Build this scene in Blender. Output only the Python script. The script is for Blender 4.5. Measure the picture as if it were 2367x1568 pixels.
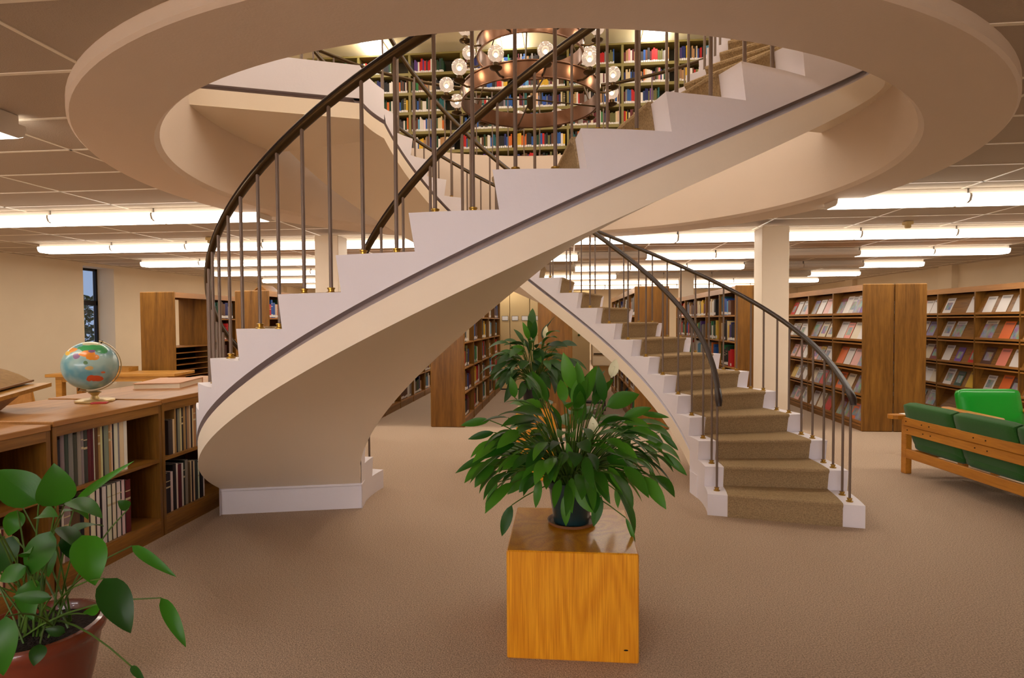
import bpy, math, random
from mathutils import Vector, Matrix
rnd = random.Random(11)
PI = math.pi
rad = math.radians
sc = bpy.context.scene
for o in list(bpy.data.objects):
    bpy.data.objects.remove(o)

# ---------------------------------------------------------------- camera
cam_d = bpy.data.cameras.new('camera')
cam = bpy.data.objects.new('camera', cam_d)
sc.collection.objects.link(cam)
cam_d.sensor_width = 36.0
cam_d.lens = 36.0 * 1358.16 / 2367.0
cam_d.clip_start = 0.05
cam_d.clip_end = 200
YAW, PITCH, ROLL, EYE = rad(5.5), rad(1.7444), rad(-0.321), 1.6085
_fw = Vector((0, math.cos(PITCH), -math.sin(PITCH)))
_up = Vector((0, math.sin(PITCH), math.cos(PITCH)))
_rt = Vector((1, 0, 0))
_r2 = _rt * math.cos(ROLL) + _up * math.sin(ROLL)
_u2 = _up * math.cos(ROLL) - _rt * math.sin(ROLL)
_m = Matrix((_r2, _u2, -_fw)).transposed()
cam.matrix_world = Matrix.Translation((0, 0, EYE)) @ (Matrix.Rotation(YAW, 3, 'Z') @ _m).to_4x4()
sc.camera = cam

# ---------------------------------------------------------------- world, exposure
w = bpy.data.worlds.new('world')
sc.world = w
w.use_nodes = True
bg = w.node_tree.nodes['Background']
bg.inputs[0].default_value = (0.42, 0.58, 0.9, 1)
bg.inputs[1].default_value = 0.75
sc.view_settings.view_transform = 'Standard'
sc.view_settings.look = 'None'
sc.view_settings.gamma = 1.0
sc.view_settings.use_curve_mapping = False
sc.view_settings.exposure = 0.0
TUBE_COL, TUBE_L = (1.0, 0.89, 0.755), 12.5          # ground-floor fluorescent lenses
TROF_COL, TROF_L = (1.0, 0.90, 0.80), 16.0          # upper-floor ceiling panels
FILL_COL, FILL_L = (0.98, 0.96, 0.99), 31.0         # unseen cooler tubes added behind the viewer to light the stair faces
BULB_W = 2.0                                         # chandelier bulbs

# ---------------------------------------------------------------- helpers
def lin(c):
    return tuple((x / 255 / 12.92) if x / 255 <= 0.04045 else ((x / 255 + 0.055) / 1.055) ** 2.4 for x in c)

class NT:
    def __init__(s, m):
        s.t = m.node_tree
    def n(s, kind, **kw):
        x = s.t.nodes.new('ShaderNode' + kind)
        for k, v in kw.items():
            setattr(x, k, v)
        return x
    def l(s, a, b):
        s.t.links.new(a, b)

def mat(name, col, rough=0.6, metal=0.0, var=None, bump=None, spec=0.4, coat=0.0, sheen=0.0):
    """var=(scale,(sx,sy,sz),amount) tone noise; bump=(scale,strength,dist)"""
    m = bpy.data.materials.new(name)
    m.use_nodes = True
    k = NT(m)
    p = m.node_tree.nodes['Principled BSDF']
    c = lin(col)
    p.inputs['Base Color'].default_value = (*c, 1)
    p.inputs['Roughness'].default_value = rough
    p.inputs['Metallic'].default_value = metal
    p.inputs['Specular IOR Level'].default_value = spec
    p.inputs['Coat Weight'].default_value = coat
    p.inputs['Sheen Weight'].default_value = sheen
    tc = k.n('TexCoord')
    if var:
        mp = k.n('Mapping'); mp.inputs['Scale'].default_value = var[1]
        nz = k.n('TexNoise'); nz.inputs['Scale'].default_value = var[0]; nz.inputs['Detail'].default_value = 5
        k.l(tc.outputs['Object'], mp.inputs[0]); k.l(mp.outputs[0], nz.inputs['Vector'])
        r = k.n('ValToRGB')
        a = var[2]
        r.color_ramp.elements[0].position = 0.3
        r.color_ramp.elements[1].position = 0.7
        r.color_ramp.elements[0].color = (*[x * (1 - a) for x in c], 1)
        r.color_ramp.elements[1].color = (*[min(1, x * (1 + a)) for x in c], 1)
        k.l(nz.outputs['Fac'], r.inputs[0]); k.l(r.outputs[0], p.inputs['Base Color'])
    if bump:
        nb = k.n('TexNoise'); nb.inputs['Scale'].default_value = bump[0]; nb.inputs['Detail'].default_value = 3
        k.l(tc.outputs['Object'], nb.inputs['Vector'])
        b = k.n('Bump'); b.inputs['Strength'].default_value = bump[1]; b.inputs['Distance'].default_value = bump[2]
        k.l(nb.outputs['Fac'], b.inputs['Height']); k.l(b.outputs[0], p.inputs['Normal'])
    return m

def wood(name, dark, light, scale=(14, 14, 0.9), rough=0.42, coat=0.15, rings=True):
    m = bpy.data.materials.new(name); m.use_nodes = True
    k = NT(m); p = m.node_tree.nodes['Principled BSDF']
    p.inputs['Roughness'].default_value = rough
    p.inputs['Coat Weight'].default_value = coat
    p.inputs['Coat Roughness'].default_value = 0.25
    p.inputs['Specular IOR Level'].default_value = 0.35
    tc = k.n('TexCoord'); mp = k.n('Mapping'); mp.inputs['Scale'].default_value = scale
    k.l(tc.outputs['Object'], mp.inputs[0])
    n1 = k.n('TexNoise'); n1.inputs['Scale'].default_value = 1.0; n1.inputs['Detail'].default_value = 7; n1.inputs['Distortion'].default_value = 0.6
    k.l(mp.outputs[0], n1.inputs['Vector'])
    mp2 = k.n('Mapping'); mp2.inputs['Scale'].default_value = [s * 9 for s in scale]
    k.l(tc.outputs['Object'], mp2.inputs[0])
    n2 = k.n('TexNoise'); n2.inputs['Scale'].default_value = 1.0; n2.inputs['Detail'].default_value = 4
    k.l(mp2.outputs[0], n2.inputs['Vector'])
    mx = k.n('Mix'); mx.data_type = 'FLOAT'; mx.inputs[0].default_value = 0.35
    k.l(n1.outputs['Fac'], mx.inputs[2]); k.l(n2.outputs['Fac'], mx.inputs[3])
    r = k.n('ValToRGB')
    r.color_ramp.elements[0].position = 0.33; r.color_ramp.elements[0].color = (*lin(dark), 1)
    r.color_ramp.elements[1].position = 0.68; r.color_ramp.elements[1].color = (*lin(light), 1)
    k.l(mx.outputs[0], r.inputs[0]); k.l(r.outputs[0], p.inputs['Base Color'])
    return m

def emit(name, col, strength):
    m = bpy.data.materials.new(name); m.use_nodes = True
    k = NT(m); m.node_tree.nodes.remove(m.node_tree.nodes['Principled BSDF'])
    e = k.n('Emission'); e.inputs[0].default_value = (*col, 1); e.inputs[1].default_value = strength
    k.l(e.outputs[0], m.node_tree.nodes['Material Output'].inputs[0])
    return m

COL = sc.collection
WOFF = {}

def link(o):
    COL.objects.link(o)
    return o

def tag(o, label=None, cat=None, group=None, kind=None):
    if label: o['label'] = label
    if cat: o['category'] = cat
    if group: o['group'] = group
    if kind: o['kind'] = kind
    return o

def empty(name, loc, rotz=0.0, label=None, cat=None, group=None):
    o = bpy.data.objects.new(name, None)
    o.location = loc; o.rotation_euler = (0, 0, rotz); o.empty_display_size = 0.1
    link(o); WOFF[o.name] = Vector(loc) if rotz == 0 else None
    return tag(o, label, cat, group)

class MB:
    def __init__(s):
        s.v = []; s.f = []; s.mi = []
    def add(s, vs, fs, mi=0):
        b = len(s.v); s.v += [tuple(x) for x in vs]
        for f in fs:
            s.f.append([b + i for i in f]); s.mi.append(mi)
        return s
    def quad(s, a, b, c, d, mi=0):
        return s.add([a, b, c, d], [(0, 1, 2, 3)], mi)
    def box(s, x0, y0, z0, x1, y1, z1, mi=0):
        vs = [(x0, y0, z0), (x1, y0, z0), (x1, y1, z0), (x0, y1, z0), (x0, y0, z1), (x1, y0, z1), (x1, y1, z1), (x0, y1, z1)]
        return s.add(vs, [(0, 3, 2, 1), (4, 5, 6, 7), (0, 1, 5, 4), (1, 2, 6, 5), (2, 3, 7, 6), (3, 0, 4, 7)], mi)
    def cbox(s, x0, y0, z0, x1, y1, z1, c=0.005, mi=0):
        """box with chamfered edges"""
        xs = (x0, x0 + c, x1 - c, x1); ys = (y0, y0 + c, y1 - c, y1); zs = (z0, z0 + c, z1 - c, z1)
        vs = []; idx = {}
        def P(i, j, q):
            if (i, j, q) not in idx:
                idx[(i, j, q)] = len(vs); vs.append((xs[i], ys[j], zs[q]))
            return idx[(i, j, q)]
        fs = []
        fs.append((P(1, 1, 0), P(1, 2, 0), P(2, 2, 0), P(2, 1, 0)))
        fs.append((P(1, 1, 3), P(2, 1, 3), P(2, 2, 3), P(1, 2, 3)))
        fs.append((P(1, 0, 1), P(2, 0, 1), P(2, 0, 2), P(1, 0, 2)))
        fs.append((P(1, 3, 1), P(1, 3, 2), P(2, 3, 2), P(2, 3, 1)))
        fs.append((P(0, 1, 1), P(0, 1, 2), P(0, 2, 2), P(0, 2, 1)))
        fs.append((P(3, 1, 1), P(3, 2, 1), P(3, 2, 2), P(3, 1, 2)))
        for q, qq in ((0, 1), (3, 2)):
            for a in (1,):
                fs.append((P(1, 1, q), P(2, 1, q), P(2, 0, qq), P(1, 0, qq)))
                fs.append((P(1, 2, q), P(2, 2, q), P(2, 3, qq), P(1, 3, qq)))
                fs.append((P(1, 1, q), P(1, 2, q), P(0, 2, qq), P(0, 1, qq)))
                fs.append((P(2, 1, q), P(2, 2, q), P(3, 2, qq), P(3, 1, qq)))
        for i, ii in ((0, 1), (3, 2)):
            for j, jj in ((0, 1), (3, 2)):
                fs.append((P(i, jj, 1), P(i, jj, 2), P(ii, j, 2), P(ii, j, 1)))
                for q, qq in ((1, 0), (2, 3)):
                    fs.append((P(i, jj, q), P(ii, j, q), P(ii, jj, qq)))
        return s.add(vs, fs, mi)
    def tube(s, path, r, n=8, caps=True, mi=0, ry=None):
        path = [Vector(p) for p in path]
        m = len(path); vs = []; fs = []
        prev = None
        for i, p in enumerate(path):
            d = (path[min(i + 1, m - 1)] - path[max(i - 1, 0)]).normalized()
            if prev is None:
                a = Vector((0, 0, 1)) if abs(d.z) < 0.9 else Vector((1, 0, 0))
            else:
                a = prev
            x = d.cross(a)
            x = x.normalized() if x.length > 1e-6 else Vector((1, 0, 0))
            y = x.cross(d).normalized(); prev = y
            rr = r[i] if isinstance(r, (list, tuple)) else r
            r2 = rr if ry is None else ry
            for q in range(n):
                t = 2 * PI * (q + 0.5) / n
                vs.append(p + x * (rr * math.cos(t)) + y * (r2 * math.sin(t)))
        for i in range(m - 1):
            for q in range(n):
                fs.append((i * n + q, i * n + (q + 1) % n, (i + 1) * n + (q + 1) % n, (i + 1) * n + q))
        if caps:
            fs.append(tuple(range(n - 1, -1, -1))); fs.append(tuple((m - 1) * n + q for q in range(n)))
        return s.add(vs, fs, mi)
    def lathe(s, prof, c=(0, 0, 0), n=20, mi=0, close=True):
        vs = []; fs = []; m = len(prof)
        for (r, z) in prof:
            for q in range(n):
                t = 2 * PI * q / n
                vs.append((c[0] + r * math.cos(t), c[1] + r * math.sin(t), c[2] + z))
        for i in range(m - 1):
            for q in range(n):
                fs.append((i * n + q, i * n + (q + 1) % n, (i + 1) * n + (q + 1) % n, (i + 1) * n + q))
        if close:
            if prof[0][0] > 1e-5: fs.append(tuple(range(n - 1, -1, -1)))
            if prof[-1][0] > 1e-5: fs.append(tuple((m - 1) * n + q for q in range(n)))
        return s.add(vs, fs, mi)
    def prism(s, poly, z0, z1, mi=0):
        n = len(poly)
        vs = [(x, y, z0) for x, y in poly] + [(x, y, z1) for x, y in poly]
        fs = [tuple(range(n - 1, -1, -1)), tuple(range(n, 2 * n))] + [(i, (i + 1) % n, n + (i + 1) % n, n + i) for i in range(n)]
        return s.add(vs, fs, mi)
    def extrude(s, poly3, d, mi=0):
        n = len(poly3); d = Vector(d)
        vs = [tuple(p) for p in poly3] + [tuple(Vector(p) + d) for p in poly3]
        fs = [tuple(range(n - 1, -1, -1)), tuple(range(n, 2 * n))] + [(i, (i + 1) % n, n + (i + 1) % n, n + i) for i in range(n)]
        return s.add(vs, fs, mi)
    def sphere(s, c, r, n=16, m=10, mi=0, sz=1.0):
        prof = []
        for i in range(m + 1):
            t = -PI / 2 + PI * i / m
            prof.append((max(1e-6, r * math.cos(t)), r * sz * math.sin(t)))
        return s.lathe(prof, c, n, mi, close=False)
    def mesh(s, name, mats, off=None, smooth=None):
        me = bpy.data.meshes.new(name)
        vs = s.v if off is None else [(x - off[0], y - off[1], z - off[2]) for x, y, z in s.v]
        me.from_pydata(vs, [], s.f)
        mats = mats if isinstance(mats, (list, tuple)) else [mats]
        for q in mats: me.materials.append(q)
        if len(mats) > 1: me.polygons.foreach_set('material_index', s.mi)
        me.update()
        import bmesh
        bm = bmesh.new(); bm.from_mesh(me)
        if smooth is not None: bmesh.ops.remove_doubles(bm, verts=bm.verts, dist=2e-5)
        bmesh.ops.recalc_face_normals(bm, faces=bm.faces); bm.to_mesh(me); bm.free()
        if smooth is not None:
            me.shade_smooth(); me.set_sharp_from_angle(angle=rad(smooth))
        return me
    def build(s, name, mats, parent=None, smooth=None, local=False, loc=None):
        off = None
        if parent is not None and not local:
            off = WOFF.get(parent.name)
        elif loc is not None:
            off = Vector(loc)
        me = s.mesh(name, mats, off, smooth)
        o = bpy.data.objects.new(name, me); link(o)
        if parent is not None:
            o.parent = parent
            WOFF[o.name] = off if off is not None else Vector((0, 0, 0))
        elif loc is not None:
            o.location = loc; WOFF[o.name] = Vector(loc)
        else:
            WOFF[o.name] = Vector((0, 0, 0))
        return o

def inst(name, me, parent, loc=(0, 0, 0), rot=None, scale=None, color=None, mtx=None):
    o = bpy.data.objects.new(name, me); link(o)
    if parent is not None:
        o.parent = parent
    if mtx is not None:
        o.matrix_local = mtx
    else:
        o.location = loc
        if rot is not None: o.rotation_euler = rot
        if scale is not None: o.scale = scale
    if color is not None: o.color = color
    return o

def copytree(o, loc, rotz=None, label=None, cat=None):
    c = o.copy(); link(c); c.location = loc
    if rotz is not None: c.rotation_euler = (0, 0, rotz)
    if label: c['label'] = label
    for ch in list(o.children):
        d = ch.copy(); link(d); d.parent = c
        for g in list(ch.children):
            e = g.copy(); link(e); e.parent = d
    return c

ORD = ['first', 'second', 'third', 'fourth', 'fifth', 'sixth', 'seventh', 'eighth', 'ninth', 'tenth']
def nth(i):
    i += 1
    if i <= 10: return ORD[i - 1]
    return '%d%s' % (i, 'th' if 10 <= i % 100 <= 20 else {1: 'st', 2: 'nd', 3: 'rd'}.get(i % 10, 'th'))

# ---------------------------------------------------------------- materials
m_white = mat('white_paint', (232, 227, 234), 0.5, bump=(60, 0.06, 0.01))
m_cream = mat('cream_paint', (243, 228, 206), 0.55, bump=(50, 0.05, 0.01))
m_wall = mat('wall_plaster', (228, 208, 176), 0.8, var=(1.2, (1, 1, 1), 0.03))
m_upper = mat('upper_ceiling_paint', (246, 236, 206), 0.8)
m_drum = mat('drum_plaster', (231, 213, 195), 0.75, bump=(90, 0.08, 0.01))
m_tile = mat('ceiling_tile_board', (188, 172, 154), 0.95, bump=(140, 0.25, 0.01))
m_grid = mat('ceiling_grid_metal', (246, 236, 218), 0.35)
m_carpet = mat('floor_carpet', (187, 164, 142), 0.95, var=(140, (1, 1, 1), 0.45), bump=(160, 0.7, 0.012), spec=0.1)
m_stcarpet = mat('stair_carpet', (160, 136, 102), 0.95, var=(110, (1, 1, 1), 0.28), bump=(160, 0.6, 0.008), spec=0.1)
m_oak = wood('oak_veneer', (100, 64, 18), (154, 106, 40), (10, 10, 0.7))
m_oak_h = wood('oak_board', (106, 68, 22), (160, 110, 46), (10, 0.7, 10))
m_oak_x = wood('oak_board_across', (104, 66, 26), (158, 106, 52), (0.7, 10, 10))
m_oakedge = wood('oak_light_edge', (150, 99, 44), (186, 130, 66), (10, 0.7, 10))
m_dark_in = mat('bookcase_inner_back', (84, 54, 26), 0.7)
m_table = wood('table_oak', (166, 112, 40), (206, 148, 66), (0.8, 9, 9), coat=0.35)
m_stand = wood('stand_oak', (142, 98, 34), (186, 136, 62), (2, 6, 6), coat=0.2)
m_sofawood = wood('sofa_oak', (160, 98, 20), (202, 136, 44), (8, 0.8, 8), coat=0.3)
m_bronze = mat('dark_bronze', (80, 64, 42), 0.3, 0.85)
m_groove_shade = mat('groove_painted_shade', (166, 150, 146), 0.7)  # shade of the stringer groove put into the recess colour
m_railcap = mat('rail_end_dark', (46, 34, 30), 0.35)
m_bal = mat('baluster_steel', (120, 102, 90), 0.45, 0.35)
m_brass = mat('brass_collar', (170, 134, 58), 0.3, 0.9)
m_champ = mat('champagne_gold', (196, 168, 112), 0.35, 0.6)
m_copper = mat('chandelier_copper', (120, 88, 68), 0.28, 0.9, var=(6, (1, 1, 0.3), 0.25))
m_soil = mat('potting_soil', (38, 24, 16), 0.95, bump=(90, 1.0, 0.03))
m_terra = mat('terracotta_glaze', (116, 50, 30), 0.25, coat=0.4)
m_potgreen = mat('dark_teal_pot', (24, 48, 52), 0.3, coat=0.3)
m_potblack = mat('black_plastic_pot', (30, 28, 28), 0.45)
m_saucer = mat('clay_saucer', (120, 76, 44), 0.5)
m_fabric = mat('green_wool', (44, 92, 36), 0.95, var=(220, (1, 1, 1), 0.2), bump=(300, 0.5, 0.006), spec=0.1, sheen=0.2)
m_vinyl = mat('green_vinyl', (18, 150, 40), 0.32, coat=0.3)
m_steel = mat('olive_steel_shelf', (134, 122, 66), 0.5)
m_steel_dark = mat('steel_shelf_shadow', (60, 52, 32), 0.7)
m_beige = mat('beige_steel', (212, 184, 132), 0.5)
m_black = mat('black_gap', (16, 14, 12), 0.6)
m_frame = mat('window_frame_bronze', (34, 30, 32), 0.4, 0.3)
m_paper = mat('white_card', (236, 232, 228), 0.7)
m_page = mat('book_pages', (226, 212, 188), 0.8, var=(30, (1, 1, 40), 0.08))
m_housing = mat('light_housing', (226, 216, 202), 0.5)
m_lens = emit('tube_lens_glow', TUBE_COL, TUBE_L)
m_lens_side = emit('tube_lens_side_glow', TUBE_COL, TUBE_L * 0.35)
m_lens_fill = emit('added_tube_glow', FILL_COL, FILL_L)
m_lens_off = mat('tube_lens_off', (214, 206, 196), 0.35)
m_trof = emit('troffer_glow', TROF_COL, TROF_L)
m_plastic = mat('beige_plastic', (206, 178, 122), 0.5)

def m_leafmat(name, dark, light, rough=0.34):
    m = bpy.data.materials.new(name); m.use_nodes = True
    k = NT(m); p = m.node_tree.nodes['Principled BSDF']
    p.inputs['Roughness'].default_value = rough
    p.inputs['Specular IOR Level'].default_value = 0.5
    oi = k.n('ObjectInfo'); r = k.n('ValToRGB')
    r.color_ramp.elements[0].color = (*lin(dark), 1); r.color_ramp.elements[1].color = (*lin(light), 1)
    k.l(oi.outputs['Random'], r.inputs[0])
    # fine veins along the blade (UV-free: object-space waves)
    tc = k.n('TexCoord'); wv = k.n('TexWave'); wv.inputs['Scale'].default_value = 38; wv.inputs['Distortion'].default_value = 2
    k.l(tc.outputs['Generated'], wv.inputs['Vector'])
    b = k.n('Bump'); b.inputs['Strength'].default_value = 0.25; b.inputs['Distance'].default_value = 0.004
    k.l(wv.outputs['Fac'], b.inputs['Height']); k.l(b.outputs[0], p.inputs['Normal'])
    k.l(r.outputs[0], p.inputs['Base Color'])
    tr = k.n('BsdfTranslucent'); k.l(r.outputs[0], tr.inputs[0])
    mx = k.n('MixShader'); mx.inputs[0].default_value = 0.28
    out = m.node_tree.nodes['Material Output']
    k.l(p.outputs[0], mx.inputs[1]); k.l(tr.outputs[0], mx.inputs[2]); k.l(mx.outputs[0], out.inputs[0])
    return m
m_leaf = m_leafmat('peace_lily_leaf', (28, 82, 16), (84, 150, 34))
m_leafdk = m_leafmat('peace_lily_leaf_dark', (22, 60, 16), (54, 104, 26))
m_leafnear = m_leafmat('broad_leaf', (22, 66, 16), (66, 142, 24))
m_stem = mat('leaf_stalk', (70, 100, 28), 0.5)
m_spathe = mat('spathe_white', (232, 228, 190), 0.5)

def m_bookmat():
    m = bpy.data.materials.new('book_cloth'); m.use_nodes = True
    k = NT(m); p = m.node_tree.nodes['Principled BSDF']; p.inputs['Roughness'].default_value = 0.6
    oi = k.n('ObjectInfo'); tc = k.n('TexCoord'); sp = k.n('SeparateXYZ')
    k.l(tc.outputs['Object'], sp.inputs[0])
    def band(lo, hi):
        a = k.n('Math', operation='GREATER_THAN'); a.inputs[1].default_value = lo
        b = k.n('Math', operation='LESS_THAN'); b.inputs[1].default_value = hi
        c = k.n('Math', operation='MULTIPLY')
        k.l(sp.outputs['Z'], a.inputs[0]); k.l(sp.outputs['Z'], b.inputs[0])
        k.l(a.outputs[0], c.inputs[0]); k.l(b.outputs[0], c.inputs[1]); return c
    lab = band(0.05, 0.2)
    fr = k.n('Math', operation='LESS_THAN'); fr.inputs[1].default_value = 0.012
    k.l(sp.outputs['Y'], fr.inputs[0])
    g = k.n('Math', operation='MULTIPLY'); k.l(lab.outputs[0], g.inputs[0]); k.l(fr.outputs[0], g.inputs[1])
    # only covers flagged by alpha of object colour carry a call-number label
    g2 = k.n('Math', operation='MULTIPLY'); k.l(g.outputs[0], g2.inputs[0]); k.l(oi.outputs['Alpha'], g2.inputs[1])
    mx = k.n('Mix'); mx.data_type = 'RGBA'
    k.l(g2.outputs[0], mx.inputs[0]); k.l(oi.outputs['Color'], mx.inputs[6]); mx.inputs[7].default_value = (0.8, 0.76, 0.7, 1)
    # title lines
    t1 = band(0.62, 0.66); t2 = band(0.78, 0.8)
    ad = k.n('Math', operation='ADD'); k.l(t1.outputs[0], ad.inputs[0]); k.l(t2.outputs[0], ad.inputs[1])
    tm = k.n('Math', operation='MULTIPLY'); k.l(ad.outputs[0], tm.inputs[0]); k.l(fr.outputs[0], tm.inputs[1])
    gt = k.n('Math', operation='GREATER_THAN'); gt.inputs[1].default_value = 0.75; k.l(oi.outputs['Random'], gt.inputs[0])
    tr = k.n('Math', operation='MULTIPLY'); k.l(tm.outputs[0], tr.inputs[0]); k.l(gt.outputs[0], tr.inputs[1])
    mx2 = k.n('Mix'); mx2.data_type = 'RGBA'
    k.l(tr.outputs[0], mx2.inputs[0]); k.l(mx.outputs[2], mx2.inputs[6]); mx2.inputs[7].default_value = (0.6, 0.5, 0.3, 1)
    k.l(mx2.outputs[2], p.inputs['Base Color'])
    return m
m_book = m_bookmat()

def m_magmat():
    m = bpy.data.materials.new('magazine_cover'); m.use_nodes = True
    k = NT(m); p = m.node_tree.nodes['Principled BSDF']; p.inputs['Roughness'].default_value = 0.35
    oi = k.n('ObjectInfo'); tc = k.n('TexCoord'); sp = k.n('SeparateXYZ')
    k.l(tc.outputs['Object'], sp.inputs[0])
    def rng(out, lo, hi):
        a = k.n('Math', operation='GREATER_THAN'); a.inputs[1].default_value = lo
        b = k.n('Math', operation='LESS_THAN'); b.inputs[1].default_value = hi
        c = k.n('Math', operation='MULTIPLY')
        k.l(out, a.inputs[0]); k.l(out, b.inputs[0]); k.l(a.outputs[0], c.inputs[0]); k.l(b.outputs[0], c.inputs[1]); return c
    def mul(a, b):
        c = k.n('Math', operation='MULTIPLY'); k.l(a.outputs[0], c.inputs[0]); k.l(b.outputs[0], c.inputs[1]); return c
    pic = mul(rng(sp.outputs['X'], 0.16, 0.84), rng(sp.outputs['Z'], 0.25, 0.72))
    hasp = k.n('Math', operation='LESS_THAN'); hasp.inputs[1].default_value = 0.62
    k.l(oi.outputs['Random'], hasp.inputs[0]); pic = mul(pic, hasp)
    fl_ = k.n('Math', operation='LESS_THAN'); fl_.inputs[1].default_value = 0.24; k.l(oi.outputs['Random'], fl_.inputs[0])
    full = mul(rng(sp.outputs['Z'], 0.02, 0.8), fl_)
    mxm = k.n('Math', operation='MAXIMUM'); k.l(pic.outputs[0], mxm.inputs[0]); k.l(full.outputs[0], mxm.inputs[1]); pic = mxm
    title = mul(rng(sp.outputs['X'], 0.12, 0.88), rng(sp.outputs['Z'], 0.82, 0.92))
    nz = k.n('TexNoise'); nz.inputs['Scale'].default_value = 3.2; nz.noise_dimensions = '4D'
    wv = k.n('Math', operation='MULTIPLY'); wv.inputs[1].default_value = 40; k.l(oi.outputs['Random'], wv.inputs[0])
    k.l(wv.outputs[0], nz.inputs['W']); k.l(tc.outputs['Object'], nz.inputs['Vector'])
    hs = k.n('HueSaturation'); hs.inputs['Saturation'].default_value = 1.3; hs.inputs['Value'].default_value = 0.6
    k.l(nz.outputs['Color'], hs.inputs['Color'])
    mx = k.n('Mix'); mx.data_type = 'RGBA'; k.l(pic.outputs[0], mx.inputs[0]); k.l(oi.outputs['Color'], mx.inputs[6]); k.l(hs.outputs[0], mx.inputs[7])
    tt = k.n('Math', operation='MULTIPLY'); tt.inputs[1].default_value = 0.55; k.l(title.outputs[0], tt.inputs[0])
    mx2 = k.n('Mix'); mx2.data_type = 'RGBA'; k.l(tt.outputs[0], mx2.inputs[0]); k.l(mx.outputs[2], mx2.inputs[6]); mx2.inputs[7].default_value = (0.12, 0.09, 0.1, 1)
    k.l(mx2.outputs[2], p.inputs['Base Color'])
    return m
m_mag = m_magmat()

# ---------------------------------------------------------------- the setting
CX, CY = -0.327, 5.227
XL, XR, YF, YB = -9.85, 9.0, -13.8, 24.2
ZC = 2.86
R_OUT, R_IN, Z_RING = 3.28, 2.817, 2.78
ZU = 3.85                 # upper floor level
RISE = 0.175

fl = MB(); fl.quad((XL, YF, 0), (XR, YF, 0), (XR, YB, 0), (XL, YB, 0))
tag(fl.build('floor', m_carpet), 'tan loop-pile carpet covering the library floor', 'floor', kind='structure')

def plate_with_hole(mb, x0, y0, x1, y1, z, r, n=96):
    ang = [2 * PI * i / n for i in range(n)]
    def sq(a):
        dx, dy = math.cos(a), math.sin(a)
        ts = []
        if dx > 1e-9: ts.append((x1 - CX) / dx)
        if dx < -1e-9: ts.append((x0 - CX) / dx)
        if dy > 1e-9: ts.append((y1 - CY) / dy)
        if dy < -1e-9: ts.append((y0 - CY) / dy)
        t = min(ts); return (CX + dx * t, CY + dy * t, z)
    for cx_, cy_ in ((x0, y0), (x1, y0), (x1, y1), (x0, y1)):
        ang.append(math.atan2(cy_ - CY, cx_ - CX) % (2 * PI))
    ang = sorted(set(ang)); n = len(ang)
    for i in range(n):
        a, b = ang[i], ang[(i + 1) % n]
        mb.quad((CX + r * math.cos(a), CY + r * math.sin(a), z), sq(a), sq(b), (CX + r * math.cos(b), CY + r * math.sin(b), z))

ce = MB(); plate_with_hole(ce, XL, YF, XR, YB, ZC + 0.06, R_OUT - 0.1)
ceil_o = tag(ce.build('ceiling', m_tile), 'suspended ceiling of pale acoustic tiles', 'ceiling', kind='structure')

# ceiling tiles 1.22 x 0.61, cut round the stairwell drum
TX0, TY0 = -4.78, 3.945
tile_me = MB().cbox(0.008, 0.008, 0, 1.212, 0.602, 0.02, 0.004).mesh('ceiling_tile', m_tile)
full, cut = [], []
i0, i1 = math.floor((XL - TX0) / 1.22), math.ceil((XR - TX0) / 1.22)
j0, j1 = math.floor((YF - TY0) / 0.61), math.ceil((YB - TY0) / 0.61)
for i in range(i0, i1):
    for j in range(j0, j1):
        x, y = TX0 + 1.22 * i, TY0 + 0.61 * j
        if x < XL - 0.01 and x + 1.22 < XL + 0.1: continue
        ds = [math.hypot(px - CX, py - CY) for px in (x, x + 0.61, x + 1.22) for py in (y, y + 0.305, y + 0.61)]
        if max(ds) < R_OUT - 0.15: continue
        xa, xb, ya, yb = max(x, XL), min(x + 1.22, XR), max(y, YF), min(y + 0.61, YB)
        if xb - xa < 0.05 or yb - ya < 0.05: continue
        if min(ds) < R_OUT - 0.1 or xa > x + 0.01 or xb < x + 1.21 or ya > y + 0.01 or yb < y + 0.6:
            cut.append((xa, xb, ya, yb))
        else:
            full.append((x, y))
def visible(x, y):
    a = math.atan2(x, y) + YAW
    return y > 0.6 and abs(a) < rad(46)
full.sort(key=lambda p: (not visible(p[0] + 0.6, p[1] + 0.3), p[1]))
for (x, y) in full[:270]:
    inst('ceiling_tile', tile_me, ceil_o, (x, y, ZC))
rest = MB()
for (x, y) in full[270:]:
    rest.box(x + 0.008, y + 0.008, ZC, x + 1.212, y + 0.602, ZC + 0.02)
tag(rest.build('far_ceiling_tiles', m_tile, ceil_o), kind='stuff')
for (xa, xb, ya, yb) in cut:
    b = MB(); n = 14; rr = R_OUT - 0.12
    for q in range(n):
        u0 = xa + 0.008 + (xb - xa - 0.016) * q / n; u1 = xa + 0.008 + (xb - xa - 0.016) * (q + 1) / n
        um = (u0 + u1) / 2 - CX
        lo, hi = ya + 0.008, yb - 0.008
        if abs(um) < rr:
            hh = math.sqrt(rr * rr - um * um)
            if CY - hh < hi and CY + hh > lo:
                if lo >= CY - hh and hi <= CY + hh: continue
                if lo < CY - hh: hi = min(hi, CY - hh)
                else: lo = max(lo, CY + hh)
        b.box(u0, lo, ZC, u1, hi, ZC + 0.02)
    if b.v: b.build('ceiling_tile', m_tile, ceil_o)
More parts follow.
